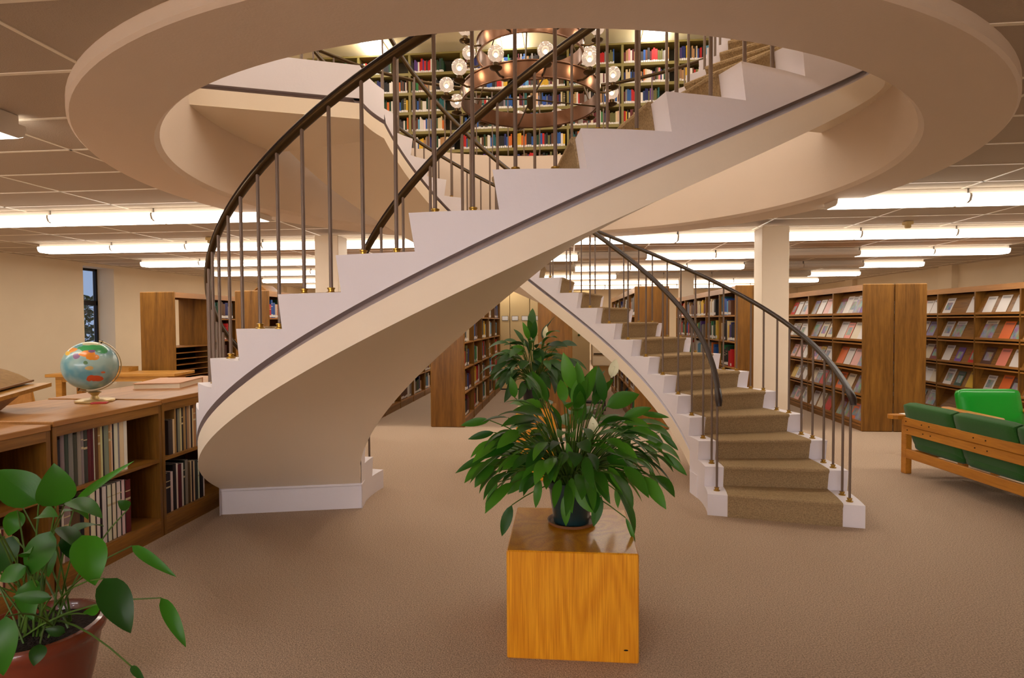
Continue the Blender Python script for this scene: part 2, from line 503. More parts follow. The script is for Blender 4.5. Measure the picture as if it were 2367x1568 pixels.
# grid bars
def bar(x0, y0, x1, y1):
    b = MB(); b.box(min(x0, x1) - (0.012 if x0 == x1 else 0), min(y0, y1) - (0.012 if y0 == y1 else 0), ZC - 0.004,
                    max(x0, x1) + (0.012 if x0 == x1 else 0), max(y0, y1) + (0.012 if y0 == y1 else 0), ZC + 0.004)
    b.build('grid_bar', m_grid, ceil_o)
RB = R_OUT - 0.1
for j in range(j0 + 1, j1):
    y = TY0 + 0.61 * j
    if y <= YF or y >= YB: continue
    if abs(y - CY) < RB:
        hh = math.sqrt(RB ** 2 - (y - CY) ** 2); bar(XL, y, CX - hh, y); bar(CX + hh, y, XR, y)
    else: bar(XL, y, XR, y)
for i in range(i0 + 1, i1):
    x = TX0 + 1.22 * i
    if x <= XL or x >= XR: continue
    if abs(x - CX) < RB:
        hh = math.sqrt(RB ** 2 - (x - CX) ** 2); bar(x, YF, x, CY - hh); bar(x, CY + hh, x, YB)
    else: bar(x, YF, x, YB)

# walls
wl = MB()
WY0, WY1, WZ0, WZ1 = 11.12, 11.94, 0.3, 2.79
for (ya, yb, za, zb) in ((YF, WY0, 0, ZC + 0.06), (WY1, YB, 0, ZC + 0.06), (WY0, WY1, 0, WZ0), (WY0, WY1, WZ1, ZC + 0.06)):
    wl.box(XL - 0.5, ya, za, XL, yb, zb)
for y in (15.2, 19.6): wl.box(XL, y, 0, XL + 0.12, y + 0.5, ZC)
tag(wl.build('wall_left', m_wall), 'cream plaster wall with a narrow window', 'wall', kind='structure')
wr = MB(); wr.box(XR, YF, 0, XR + 0.3, YB, ZC + 0.06)
for y in (14.6, 19.4): wr.box(XR - 0.14, y, 0, XR, y + 0.5, ZC)
tag(wr.build('wall_right', m_wall), 'cream plaster wall behind the magazine racks', 'wall', kind='structure')
wb = MB(); wb.box(XL - 0.5, YB, 0, XR + 0.3, YB + 0.3, ZC + 0.06)
tag(wb.build('wall_back', m_wall), 'cream far wall of the reading room', 'wall', kind='structure')
wf = MB(); wf.box(XL - 0.5, YF - 0.3, 0, XR + 0.3, YF, ZC + 0.06)
tag(wf.build('wall_front', m_wall), 'cream wall behind the viewer', 'wall', kind='structure')
# window
wn = MB(); xw = XL - 0.42
for (ya, yb, za, zb) in ((WY0, WY0 + 0.05, WZ0, WZ1), (WY1 - 0.05, WY1, WZ0, WZ1), (WY0, WY1, WZ0, WZ0 + 0.05), (WY0, WY1, WZ1 - 0.05, WZ1), (WY0, WY1, 2.0, 2.1)):
    wn.box(xw - 0.03, ya, za, xw + 0.03, yb, zb)
win = tag(wn.build('window_1', m_frame), 'narrow dark-framed window in the left wall', 'window', kind='structure')
m_glass = bpy.data.materials.new('window_glass'); m_glass.use_nodes = True
_k = NT(m_glass); _t = _k.n('BsdfTransparent'); _g = _k.n('BsdfGlossy'); _g.inputs['Roughness'].default_value = 0.02
_mx = _k.n('MixShader'); _mx.inputs[0].default_value = 0.08
_k.l(_t.outputs[0], _mx.inputs[1]); _k.l(_g.outputs[0], _mx.inputs[2]); _k.l(_mx.outputs[0], m_glass.node_tree.nodes['Material Output'].inputs[0])
for (za, zb) in ((WZ0 + 0.05, 2.0), (2.1, WZ1 - 0.05)):
    MB().box(xw - 0.004, WY0 + 0.05, za, xw + 0.004, WY1 - 0.05, zb).build('pane', m_glass, win)
# shrub outdoors
sh = empty('garden_shrub', (-12.3, 13.7, 0), label='leafy green shrub outside the narrow window', cat='shrub')
fo = MB()
for q in range(900):
    a = rnd.uniform(0, 2 * PI); z = rnd.uniform(0.2, 2.3); r = 0.85 * math.sqrt(rnd.random()) * (1.1 - 0.3 * abs(z - 1.2))
    c = Vector((-12.3 + r * math.cos(a), 13.7 + r * math.sin(a), z))
    d = Vector((rnd.uniform(-1, 1), rnd.uniform(-1, 1), rnd.uniform(-.6, .6))).normalized() * 0.14
    e = d.cross(Vector((rnd.uniform(-1, 1), rnd.uniform(-1, 1), 1))).normalized() * 0.05
    fo.add([c - d, c + e, c + d, c - e], [(0, 1, 2, 3)])
tag(fo.build('foliage', m_leafdk, sh), kind='stuff')
MB().tube([(-12.3, 13.7, 0), (-12.28, 13.7, 0.7), (-12.3, 13.68, 1.4)], [0.05, 0.04, 0.02]).build('trunk', m_soil, sh)

# stairwell drum
dr = MB(); n = 144
for i in range(n):
    a, b = 2 * PI * i / n, 2 * PI * (i + 1) / n
    ca, sa, cb, sb = math.cos(a), math.sin(a), math.cos(b), math.sin(b)
    P = lambda r, c, s, z: (CX + r * c, CY + r * s, z)
    prof = [(R_OUT, ZU - 0.02), (R_OUT, Z_RING + 0.015), (R_OUT - 0.015, Z_RING), (R_IN + 0.03, Z_RING), (R_IN, Z_RING + 0.03), (R_IN, ZU + 0.0)]
    for (r0, z0), (r1, z1) in zip(prof, prof[1:]):
        dr.quad(P(r0, ca, sa, z0), P(r1, ca, sa, z1), P(r1, cb, sb, z1), P(r0, cb, sb, z0))
tag(dr.build('trim_1', m_drum, smooth=40), 'round plaster drum framing the stairwell opening', 'stairwell drum', kind='structure')

# upper storey shell
UX0, UX1, UY0, UY1, UZ = -8.0, 7.4, -2.4, 13.2, 6.5
uf = MB(); plate_with_hole(uf, UX0, UY0, UX1, UY1, ZU, R_IN); plate_with_hole(uf, UX0, UY0, UX1, UY1, ZU - 0.12, R_IN + 0.2)
tag(uf.build('floor_upper', m_carpet), 'carpeted floor of the upper storey', 'floor', kind='structure')
uc = MB(); uc.box(UX0, UY0, UZ, UX1, UY1, UZ + 0.1)
tag(uc.build('ceiling_upper', m_upper), 'pale ceiling of the upper storey', 'ceiling', kind='structure')
for nm, bx_, lb in (('wall_upper_back', (UX0, UY1, ZU, UX1, UY1 + 0.1, UZ), 'pale wall behind the upstairs stacks'), ('wall_upper_front', (UX0, UY0 - 0.1, ZU, UX1, UY0, UZ), 'pale near wall of the upper storey'),
                    ('wall_upper_left', (UX0 - 0.1, UY0, ZU, UX0, UY1, UZ), 'pale left wall of the upper storey'), ('wall_upper_right', (UX1, UY0, ZU, UX1 + 0.1, UY1, UZ), 'pale right wall of the upper storey')):
    tag(MB().box(*bx_).build(nm, m_wall), lb, 'wall', kind='structure')

# columns
for x, y, lb in ((2.595, 7.86, 'square cream column beside the right-hand stair flight'), (-3.255, 7.86, 'square cream column seen behind the left stair balusters'),
                 (3.05, 15.7, 'square cream column far back between the book stacks')):
    c = MB(); c.cbox(x - 0.165, y - 0.165, 0, x + 0.165, y + 0.165, Z_RING if y < 10 else ZC, 0.008)
    tag(c.build('column', m_cream), lb, 'column')

# ---------------------------------------------------------------- staircases
DTH = rad(8.413)
RO, RI, ROC, RIC = 2.643, 1.493, 2.486, 1.649
NST = 22
SEG = 4
def staircase(th0, which, sgn):
    st = empty('spiral_staircase', (CX, CY, 0), label=which, cat='staircase')
    def P(r, a, z): return (CX + r * math.cos(a), CY + r * math.sin(a), z)
    H = lambda a: RISE * ((a - th0) / DTH + 1)
    thp = th0 + 2.86 * DTH                       # where the soffit meets its plinth
    thL = th0 + (NST - 1) * DTH                  # start of the landing
    DEP = 0.465
    ZL = NST * RISE
    def zb(a): return max(0.0, min(H(a), ZL) - DEP) if a > thp - 1e-6 else 0.0
    body, band_o, band_i, sof, rev = MB(), MB(), MB(), MB(), MB()
    noseo = 0.028
    def cols():
        out = []
        for k in range(1, NST):
            for q in range(SEG):
                out.append((th0 + (k - 1 + q / SEG) * DTH, th0 + (k - 1 + (q + 1) / SEG) * DTH, k, q))
        return out
    def side(r, a, b, zt_a, zt_b, sg):
        """stringer face from tread level down to groove; groove; band"""
        if a < thp - 1e-6:
            body.quad(P(r, a, 0), P(r, b, 0), P(r, b, zt_b), P(r, a, zt_a)); return
        ha, hb = min(H(a), ZL), min(H(b), ZL)
        g0, g1, g2, g3 = -0.286, -0.306, -0.326, -DEP
        body.quad(P(r, a, max(0, ha + g0)), P(r, b, max(0, hb + g0)), P(r, b, zt_b), P(r, a, zt_a))
        ri = r - sg * 0.06; rb = r - sg * 0.004
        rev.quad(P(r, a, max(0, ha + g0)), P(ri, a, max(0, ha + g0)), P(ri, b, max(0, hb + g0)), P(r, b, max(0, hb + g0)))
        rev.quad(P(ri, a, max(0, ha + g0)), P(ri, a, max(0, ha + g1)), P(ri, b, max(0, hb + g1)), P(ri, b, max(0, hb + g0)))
        bd = band_o if sg > 0 else band_i
        body.quad(P(ri, a, max(0, ha + g1)), P(rb, a, max(0, ha + g2)), P(rb, b, max(0, hb + g2)), P(ri, b, max(0, hb + g1)))
        bd.quad(P(rb, a, max(0, ha + g2)), P(rb, a, max(0, ha + g3)), P(rb, b, max(0, hb + g3)), P(rb, b, max(0, hb + g2)))
    for a, b, k, q in cols():
        z = k * RISE
        for r, sg in ((RO, 1), (RI, -1)):
            if q == 0 and k > 1:
                zl = (k - 1) * RISE; dd = noseo / r
                side(r, a, b, zl, zl, sg)
                body.quad(P(r, a + dd, zl), P(r, b, zl), P(r, b, z), P(r, a, z))
            else:
                side(r, a, b, z, z, sg)
        # tread
        a2 = a + noseo / 2 / 2 if False else a
        body.quad(P(RI, a, z), P(RO, a, z), P(RO, b, z), P(RI, b, z))
        if q == 0:
            if k == 1:
                body.quad(P(RI, a, 0), P(RO, a, 0), P(RO, a, z), P(RI, a, z))
            else:
                zl = (k - 1) * RISE
                body.quad(P(RI, a + noseo / RI, zl), P(RO, a + noseo / RO, zl), P(RO, a, z), P(RI, a, z))
        # tiny strip of the tread below running under the nosing
        if q == SEG - 1:
            body.quad(P(RI, b, z), P(RO, b, z), P(RO, b + noseo / RO, z), P(RI, b + noseo / RI, z))
        if b > thp + 1e-6:
            a_ = a; a = max(a, thp)
            for q2 in range(3):
                r0 = RI + 0.004 + (RO - RI - 0.008) * q2 / 3; r1 = RI + 0.004 + (RO - RI - 0.008) * (q2 + 1) / 3
                sof.quad(P(r0, a, zb(a)), P(r1, a, zb(a)), P(r1, b, zb(b)), P(r0, b, zb(b)))
    # last riser and landing
    zl = (NST - 1) * RISE
    body.quad(P(RI, thL + noseo / RI, zl), P(RO, thL + noseo / RO, zl), P(RO, thL, ZL), P(RI, thL, ZL))
    LA_I, LA_O = rad(21.5), rad(28.5)           # landing sweep at the inner and outer ends
    RD = R_IN + 0.01
    nl = 8
    zbL = ZL - DEP
    for q in range(nl):
        a, b = thL + LA_I * q / nl, thL + LA_I * (q + 1) / nl
        side(RI, a, b, ZL, ZL, -1)
        ao, bo = thL + LA_O * q / nl, thL + LA_O * (q + 1) / nl
        body.quad(P(RI, a, ZL), P(RD, ao, ZL), P(RD, bo, ZL), P(RI, b, ZL))
        sof.quad(P(RI, a, zbL), P(RD, ao, zbL), P(RD, bo, zbL), P(RI, b, zbL))
    # landing front edge with the same groove and band
    A, B = Vector(P(RI, thL + LA_I, 0)), Vector(P(RD, thL + LA_O, 0))
    nrm = Vector((B.y - A.y, -(B.x - A.x), 0)).normalized()
    tdir = Vector((-math.sin(thL + LA_I), math.cos(thL + LA_I), 0))
    if nrm.dot(tdir) < 0: nrm = -nrm
    def E(p, off, z): return tuple(p + nrm * off + Vector((0, 0, z)))
    for (o0, z0, o1, z1, mb) in ((0, ZL, 0, ZL - 0.286, body), (0, ZL - 0.286, -0.06, ZL - 0.286, rev), (-0.06, ZL - 0.286, -0.06, ZL - 0.306, rev),
                                 (-0.06, ZL - 0.306, -0.004, ZL - 0.326, body), (-0.004, ZL - 0.326, -0.004, zbL, band_i)):
        mb.quad(E(A, o0, z0), E(B, o0, z0), E(B, o1, z1), E(A, o1, z1))
    # landing back edge under the last riser
    body.quad(P(RO, thL, zbL), P(RD, thL, zbL), P(RD, thL, ZL), P(RO, thL, ZL))
    body.build('stringer', m_white, st, smooth=25)
    tag(band_o.build('outer_edge_band', m_cream, st, smooth=30), 'cream band along the outer lower edge')
    tag(band_i.build('inner_edge_band', m_cream, st, smooth=30), 'cream band along the inner lower edge')
    tag(rev.build('shaded_groove', m_groove_shade, st, smooth=30), 'thin groove with painted-in shade above the cream band')
    sof.build('soffit', m_cream, st, smooth=40)
    # plinth closing the foot
    pl = MB(); hz = zb(thp) - 0.005
    e = 0.012 / RO
    pl.add([P(RI - 0.004, thp - 0.1, 0), P(RO + 0.004, thp - 0.1, 0), P(RO + 0.004, thp + e, 0), P(RI - 0.004, thp + e, 0),
            P(RI - 0.004, thp - 0.1, hz), P(RO + 0.004, thp - 0.1, hz), P(RO + 0.004, thp + e, hz), P(RI - 0.004, thp + e, hz)],
           [(0, 3, 2, 1), (4, 5, 6, 7), (0, 1, 5, 4), (1, 2, 6, 5), (2, 3, 7, 6), (3, 0, 4, 7)])
    pl.build('plinth', m_white, st)
    md = MB()
    md.tube([P(RI - 0.006, thp + e + 0.002, hz + 0.002), P(RO + 0.006, thp + e + 0.002, hz + 0.002)], 0.013, 8)
    md.build('plinth_bead', m_white, st, smooth=60)
    # carpet on each step
    t = 0.012
    for k in range(1, NST + 1):
        a = th0 + (k - 1) * DTH; z = k * RISE; zl = (k - 1) * RISE
        cp = MB(); nr = 5
        bend = DTH + noseo / 2.1
        if k == NST: bend = 0.10
        prof = [(noseo, zl + (t if k > 1 else 0)), (noseo * 0.45, z - 0.075), (0.004, z - 0.03), (-0.012, z - 0.012), (-0.013, z + 0.002), (-0.006, z + 0.011), (0.012, z + t)]
        if k == 1: prof = [(min(d, 0.0), zz) for d, zz in prof[:-1]] + [prof[-1]]
        # arc offsets are metres ahead of the riser line (positive = into the tread)
        rows = []
        for (d, zz) in prof:
            rows.append([P(r, a + (d - t * 0.9) / r, zz) for r in [RIC + (ROC - RIC) * i / nr for i in range(nr + 1)]])
        for q in range(1, 4):
            rows.append([P(r, a + (bend - (0 if q < 3 else 0.0)) * q / 3, z + t) for r in [RIC + (ROC - RIC) * i / nr for i in range(nr + 1)]])
        for r0, r1 in zip(rows, rows[1:]):
            for i in range(nr):
                cp.quad(r0[i], r0[i + 1], r1[i + 1], r1[i])
        for i in (0, nr):                      # side edges
            ed = [r[i] for r in rows]
            inner = [P(RIC if i == 0 else ROC, a + max(d, 0.0) / 2.0 + 0.004, zz if zz < z - 0.01 else z) for (d, zz) in prof] + [P(RIC if i == 0 else ROC, a + bend * q / 3, z) for q in range(1, 4)]
            for q in range(len(ed) - 1):
                cp.quad(ed[q], ed[q + 1], inner[q + 1], inner[q])
        cp.build('stair_carpet', m_stcarpet, st, smooth=35)
    # handrails
    RBO, RBI, HR = 2.557, 1.575, 0.79
    for r, nm, hh in ((RBO, 'outer_handrail', 0.80), (RBI, 'inner_handrail', 0.78)):
        a0, a1 = th0 + 0.33 * DTH, th0 + (NST - 0.2) * DTH
        m = 96
        path = [P(r, a0 + (a1 - a0) * i / m, H(a0 + (a1 - a0) * i / m) + hh) for i in range(m + 1)]
        hb = MB()
        hb.tube(path, 0.022, 8, ry=0.016)
        rail = hb.build(nm, m_bronze, st, smooth=60)
        tp = MB(); tp.tube([(x, y, z + 0.015) for x, y, z in path], 0.023, 8, ry=0.009)
        tp.build('handrail_cap', m_railcap, rail, smooth=60)
        p0 = Vector(path[0]); d = (p0 - Vector(path[1])).normalized()
        en = MB(); en.tube([p0 - d * 0.02, p0 + d * 0.05, p0 + d * 0.09 + Vector((0, 0, -0.012)), p0 + d * 0.105 + Vector((0, 0, -0.045))], [0.028, 0.03, 0.028, 0.02], 10)
        en.build('handrail_end', m_railcap, rail, smooth=60)
    # balusters
    colr = MB(); colr.lathe([(0.026, 0), (0.026, 0.006), (0.016, 0.010), (0.016, 0.020), (0.02, 0.022), (0.02, 0.028), (0.011, 0.030)], n=10)
    cme = colr.mesh('baluster_collar', m_brass, smooth=40)
    for r, fr, hh in ((RBO, (0.25, 0.73), 0.80), (RBI, (0.54,), 0.78)):
        for k in range(1, NST):
            for f in fr:
                a = th0 + (k - 1 + f) * DTH
                x, y, _ = P(r, a, 0); z0 = k * RISE; z1 = H(a) + hh - 0.01
                b = MB(); b.tube([(0, 0, 0), (0, 0, z1 - z0)], 0.0095, 8)
                bo = inst('baluster', b.mesh('baluster', m_bal, smooth=60), st, (x - CX, y - CY, z0))
                inst('baluster_collar', cme, bo, (0, 0, 0))
    return st
THA = rad(-16.952 + 5.5)
THB = THA + rad(180.407)
stA = staircase(THA, 'carpeted spiral flight climbing away from the right foreground', 1)
stB = staircase(THB, 'spiral flight sweeping up across the front from left to right', 1)

# upper floor railing round the opening (skipping the two landings)
def gap(a):
    for t0 in (THA, THB):
        s = (a - (t0 + 21 * DTH)) % (2 * PI)
        if s < rad(28.5) or s > 2 * PI - rad(3): return True
    return False
rg = empty('balcony_railing', (CX, CY, ZU), label='slim bronze railing around the upper edge of the stairwell', cat='railing')
RR = 2.90
arc = []
NB = 84
for i in range(NB + 1):
    a = 2 * PI * i / NB + 0.02
    if gap(a):
        if len(arc) > 2:
            MB().tube(arc, 0.022, 8).build('top_rail', m_bronze, rg, smooth=60)
        arc = []; continue
    arc.append((CX + RR * math.cos(a), CY + RR * math.sin(a), ZU + 0.9))
    inst('baluster', None or bpy.data.meshes.get('guard_baluster') or MB().tube([(0, 0, 0), (0, 0, 0.89)], 0.009, 8).mesh('guard_baluster', m_bal, smooth=60), rg, (RR * math.cos(a), RR * math.sin(a), 0))
if len(arc) > 2: MB().tube(arc, 0.022, 8).build('top_rail', m_bronze, rg, smooth=60)

# ---------------------------------------------------------------- ceiling lights
LW, LL = 0.30, 1.20
hz_me = MB().cbox(-0.60, -0.11, 0.08, 0.60, 0.11, 0.14, 0.006).mesh('housing', m_housing)
_l = MB()
prof = [(-0.145, 0.085), (-0.15, 0.06), (-0.135, 0.018), (-0.10, 0.0), (0.10, 0.0), (0.135, 0.018), (0.15, 0.06), (0.145, 0.085)]
_l.extrude([(-0.596, y, z) for y, z in prof], (1.192, 0, 0))
_l.mi = [0 if (2 + q) in (4, 5, 6) else 1 for q in range(-2, len(_l.f) - 2)]
lens_on = _l.mesh('lens', [m_lens, m_lens_side], smooth=40)
for _p in lens_on.polygons: _p.material_index = 0 if _p.normal.z < -0.5 else 1
lens_fill = _l.mesh('lens_fill', m_lens_fill, smooth=40)
lens_off = _l.mesh('lens_off', m_lens_off, smooth=40)
_e = MB(); _e.extrude([(-0.004, y * 0.98, 0.002 + z * 0.97) for y, z in prof], (0.008, 0, 0))
end_me = _e.mesh('end_plate', m_housing)
rows_l = [  # (far edge y, x start, x end, off ranges, name)
    (3.31, -8.15, -3.27, [], 'nearest row left of the stairwell'),
    (6.28, -8.15, -3.27, [], 'second row left of the stairwell'),
    (6.32, 2.60, 7.5, [], 'second row right of the stairwell'),
    (8.72, -8.23, 7.5, [], 'third row, just behind the columns'),
    (11.09, -8.36, 7.5, [(0.27, 1.44), (3.85, 5.07)], 'fourth row, over the book stacks'),
    (13.45, -8.4, 7.45, [(-0.9, 0.3), (3.8, 6.2)], 'fifth row, over the book stacks'),
    (15.95, -8.5, 7.3, [(1.45, 5.6)], 'sixth row, deep in the room'),
    (18.45, -8.5, 7.3, [], 'seventh row, deep in the room'),
    (20.9, -8.5, 7.3, [], 'last row, by the far wall'),
    (-5.25, -8.4, 7.4, [(1.6, 7.5)], 'first added row behind the viewer'),  # from here on: unseen rows added as fill for the stair faces
    (-7.7, -8.4, 7.4, [(1.6, 7.5)], 'second added row behind the viewer'),
    (-10.1, -8.4, 7.4, [(1.6, 7.5)], 'third added row behind the viewer'),
    (-12.5, -8.4, 7.4, [(1.6, 7.5)], 'last added row behind the viewer'),
]
ZLN = 2.72
for (yf, xa, xb, off, nm) in rows_l:
    cnt = int(round((xb - xa) / 1.22)); st_ = xa
    for i in range(cnt):
        xm = st_ + 1.22 * i + 0.61
        is_off = any(o0 < xm < o1 for o0, o1 in off)
        e = empty('ceiling_light', (xm, yf - 0.15, ZLN), label='%s tube light, %s from left, %s' % ('unlit' if is_off else 'lit', nth(i), nm), cat='ceiling light', group='ceiling tube lights')
        inst('housing', hz_me, e); inst('lens', lens_off if is_off else (lens_fill if yf < 0 else lens_on), e); inst('end_plate', end_me, e, (-0.602, 0, 0)); inst('end_plate', end_me, e, (0.602, 0, 0))
# upper floor light panels
tr_f = MB(); tr_f.box(-0.19, -0.63, 0.0, 0.19, 0.63, 0.02); trf_me = tr_f.mesh('troffer_frame', m_housing)
trl_me = MB().box(-0.165, -0.6, -0.07, 0.165, 0.6, -0.001).mesh('troffer_lens', m_trof)
for j, y in enumerate((10.35, 7.9, 5.2, 2.6, 0.2)):
    for i, x in enumerate((-5.84, -3.4, -0.96, 1.46, 3.9)):
        e = empty('light_panel', (x, y, UZ - 0.02), label='upstairs ceiling light panel, %s from left, %s row from the stacks' % (nth(i), nth(j)), cat='ceiling light', group='upstairs light panels')
        inst('frame', trf_me, e); inst('lens', trl_me, e)
# small ceiling devices
for x, y, lb in ((4.32, 8.0, 'beige sensor box on ceiling right of the column'), (-5.2, 8.15, 'beige sensor box on ceiling behind left balusters')):
    s_ = empty('ceiling_sensor', (x, y, ZC), label=lb, cat='sensor')
    MB().cbox(x - 0.05, y - 0.05, ZC - 0.05, x + 0.05, y + 0.05, ZC - 0.005, 0.01).build('body', m_plastic, s_)
    MB().lathe([(0.035, -0.05), (0.04, -0.075), (0.03, -0.09), (0.0001, -0.092)], (x, y, ZC), 12).build('dome', m_plastic, s_, smooth=50)
for x, y, lb in ((1.85, 23.0, 'small dark ceiling vent far back, left one'), (5.2, 23.3, 'small dark ceiling vent far back, right one')):
    v_ = empty('ceiling_vent', (x, y, ZC - 0.03), label=lb, cat='vent')
    MB().cbox(x - 0.2, y - 0.1, ZC - 0.03, x + 0.2, y + 0.1, ZC - 0.005, 0.004).build('frame', m_black, v_)
    for q in range(3): MB().box(x - 0.17, y - 0.07 + 0.06 * q, ZC - 0.036, x + 0.17, y - 0.05 + 0.06 * q, ZC - 0.03).build('slat', m_frame, v_)

# ---------------------------------------------------------------- chandelier
ch = empty('chandelier', (CX, CY, 3.5), label='two-tier copper ring chandelier with clear globe bulbs above the stairs', cat='chandelier')
def ring(rad_, z0, z1, nm, parent):
    b = MB(); n = 64; t = 0.012
    for i in range(n):
        a, c = 2 * PI * i / n, 2 * PI * (i + 1) / n
        def P(r, an, z): return (CX + r * math.cos(an), CY + r * math.sin(an), z)
        b.quad(P(rad_, a, z0), P(rad_, c, z0), P(rad_, c, z1), P(rad_, a, z1))
        b.quad(P(rad_ - t, a, z0), P(rad_ - t, a, z1), P(rad_ - t, c, z1), P(rad_ - t, c, z0))
        b.quad(P(rad_, a, z1), P(rad_, c, z1), P(rad_ - t, c, z1), P(rad_ - t, a, z1))
        b.quad(P(rad_, a, z0), P(rad_ - t, a, z0), P(rad_ - t, c, z0), P(rad_, c, z0))
    o = b.build(nm, m_copper, parent, smooth=40)
    for zz in (z0, z1):
        pts = [(CX + (rad_ + 0.004) * math.cos(2 * PI * i / n), CY + (rad_ + 0.004) * math.sin(2 * PI * i / n), zz) for i in range(n + 1)]
        MB().tube(pts, 0.007, 6, caps=False).build('rim_bead', m_copper, o, smooth=60)
    return o
low_r = ring(0.60, 3.51, 3.64, 'lower_ring', ch)
up_r = ring(0.465, 3.92, 4.05, 'upper_ring', ch)
m_bulb = bpy.data.materials.new('clear_bulb_glass'); m_bulb.use_nodes = True
_k = NT(m_bulb); _t = _k.n('BsdfTransparent'); _t.inputs[0].default_value = (1, 0.93, 0.86, 1)
_g = _k.n('BsdfGlossy'); _g.inputs['Roughness'].default_value = 0.08; _g.inputs[0].default_value = (1, 0.9, 0.8, 1)
_f = _k.n('LayerWeight'); _f.inputs[0].default_value = 0.35
_e = _k.n('Emission'); _e.inputs[0].default_value = (1, 0.74, 0.55, 1); _e.inputs[1].default_value = 0.85
_mx = _k.n('MixShader'); _mx2 = _k.n('MixShader'); _mx2.inputs[0].default_value = 0.48
_k.l(_f.outputs['Facing'], _mx.inputs[0]); _k.l(_t.outputs[0], _mx.inputs[1]); _k.l(_g.outputs[0], _mx.inputs[2])
_k.l(_mx.outputs[0], _mx2.inputs[1]); _k.l(_e.outputs[0], _mx2.inputs[2]); _k.l(_mx2.outputs[0], m_bulb.node_tree.nodes['Material Output'].inputs[0])
m_fil = emit('bulb_filament', (1, 0.86, 0.66), 30)
globe_me = MB().lathe([(0.018, -0.075), (0.02, -0.06), (0.036, -0.05)] + [(0.063 * math.cos(t), 0.063 * math.sin(t)) for t in [rad(-50 + 14 * q) for q in range(10)]] + [(0.0005, 0.063)], n=18).mesh('globe_bulb', m_bulb, smooth=80)
cup_me = MB().lathe([(0.012, -0.13), (0.045, -0.115), (0.05, -0.105), (0.022, -0.098), (0.022, -0.07), (0.0001, -0.07)], n=14).mesh('bulb_cup', m_bronze, smooth=40)
fil_me = MB().sphere((0, 0, 0), 0.016, 10, 8).mesh('filament', m_fil, smooth=80)
bl_d = bpy.data.lights.new('bulb_light', 'POINT'); bl_d.energy = BULB_W; bl_d.color = (1, 0.76, 0.52); bl_d.shadow_soft_size = 0.03
def bulb(parent, rr, rb, a, zc, zarm):
    x, y = rb * math.cos(a), rb * math.sin(a)
    arm = MB(); p0 = Vector(((rr - 0.005) * math.cos(a), (rr - 0.005) * math.sin(a), zarm - 3.5)); p1 = Vector((x, y, zc - 0.125 - 3.5))
    arm.tube([p0, p0.lerp(p1, 0.5) + Vector((0, 0, -0.015)), p1], 0.009, 6)
    inst('bulb_arm', arm.mesh('bulb_arm', m_bronze, smooth=60), parent)
    inst('bulb_cup', cup_me, parent, (x, y, zc - 3.5))
    g = inst('globe_bulb', globe_me, parent, (x, y, zc - 3.5))
    inst('filament', fil_me, g, (0, 0, -0.012))
    lo = bpy.data.objects.new('bulb_light', bl_d); link(lo); lo.parent = parent; lo.location = (x, y, zc - 3.5)
for q in range(12):
    bulb(ch, 0.60, 0.735, rad(7 + 5.5 + 30 * q), 3.655, 3.53)
for q in range(8):
    bulb(ch, 0.465, 0.60, rad(22.5 + 5.5 + 45 * q), 4.07, 3.95)
for q in range(3):
    a = rad(30 + 120 * q)
    MB().tube([(CX + 0.6 * math.cos(a), CY + 0.6 * math.sin(a), 3.64), (CX + 0.465 * math.cos(a), CY + 0.465 * math.sin(a), 3.92)], 0.006, 6).build('tie_rod', m_bronze, ch)
    MB().tube([(CX + 0.465 * math.cos(a), CY + 0.465 * math.sin(a), 4.05), (CX + 0.03 * math.cos(a), CY + 0.03 * math.sin(a), 5.0)], 0.006, 6).build('chain_rod', m_bronze, ch)
for q in range(4):
    a = rad(90 * q + 15)
    MB().tube([(CX + 0.595 * math.cos(a), CY + 0.595 * math.sin(a), 3.53), (CX, CY, 3.56)], 0.007, 6).build('spoke', m_bronze, ch)
MB().lathe([(0.0001, -0.06), (0.03, -0.03), (0.035, 0.05), (0.012, 0.07), (0.0001, 0.07)], (CX, CY, 3.52), 12).build('hub', m_bronze, ch, smooth=50)
MB().tube([(CX, CY, 5.0), (CX, CY, UZ)], 0.014, 8).build('stem', m_bronze, ch)

# ---------------------------------------------------------------- books
PAL = {'white': (226, 218, 206), 'cream': (214, 194, 152), 'tan': (172, 130, 84), 'brown': (96, 58, 34), 'black': (26, 24, 26), 'charcoal': (62, 58, 58), 'grey': (138, 130, 124),
       'navy blue': (30, 36, 92), 'blue': (36, 84, 156), 'light blue': (96, 156, 190), 'teal': (24, 92, 96), 'dark green': (24, 60, 36), 'green': (50, 122, 66), 'maroon': (92, 20, 28),
       'red': (190, 32, 30), 'orange': (206, 104, 34), 'yellow': (214, 170, 42), 'purple': (88, 58, 128), 'pink': (214, 140, 140), 'olive': (104, 100, 52)}
WGT = {'white': 10, 'cream': 8, 'tan': 6, 'brown': 8, 'black': 12, 'charcoal': 8, 'grey': 8, 'navy blue': 7, 'blue': 7, 'light blue': 4, 'teal': 4, 'dark green': 7, 'green': 4, 'maroon': 7, 'red': 6, 'orange': 4, 'yellow': 3, 'purple': 2, 'pink': 2, 'olive': 4}
NAMES = list(PAL); WTS = [WGT[n_] for n_ in NAMES]
def pick(pool=None):
    if pool: return rnd.choice(pool)
    return rnd.choices(NAMES, WTS)[0]
def colr(n_, al=1.0):
    c = [max(0, min(255, v + rnd.uniform(-10, 10))) for v in PAL[n_]]
    return (*lin(c), al)
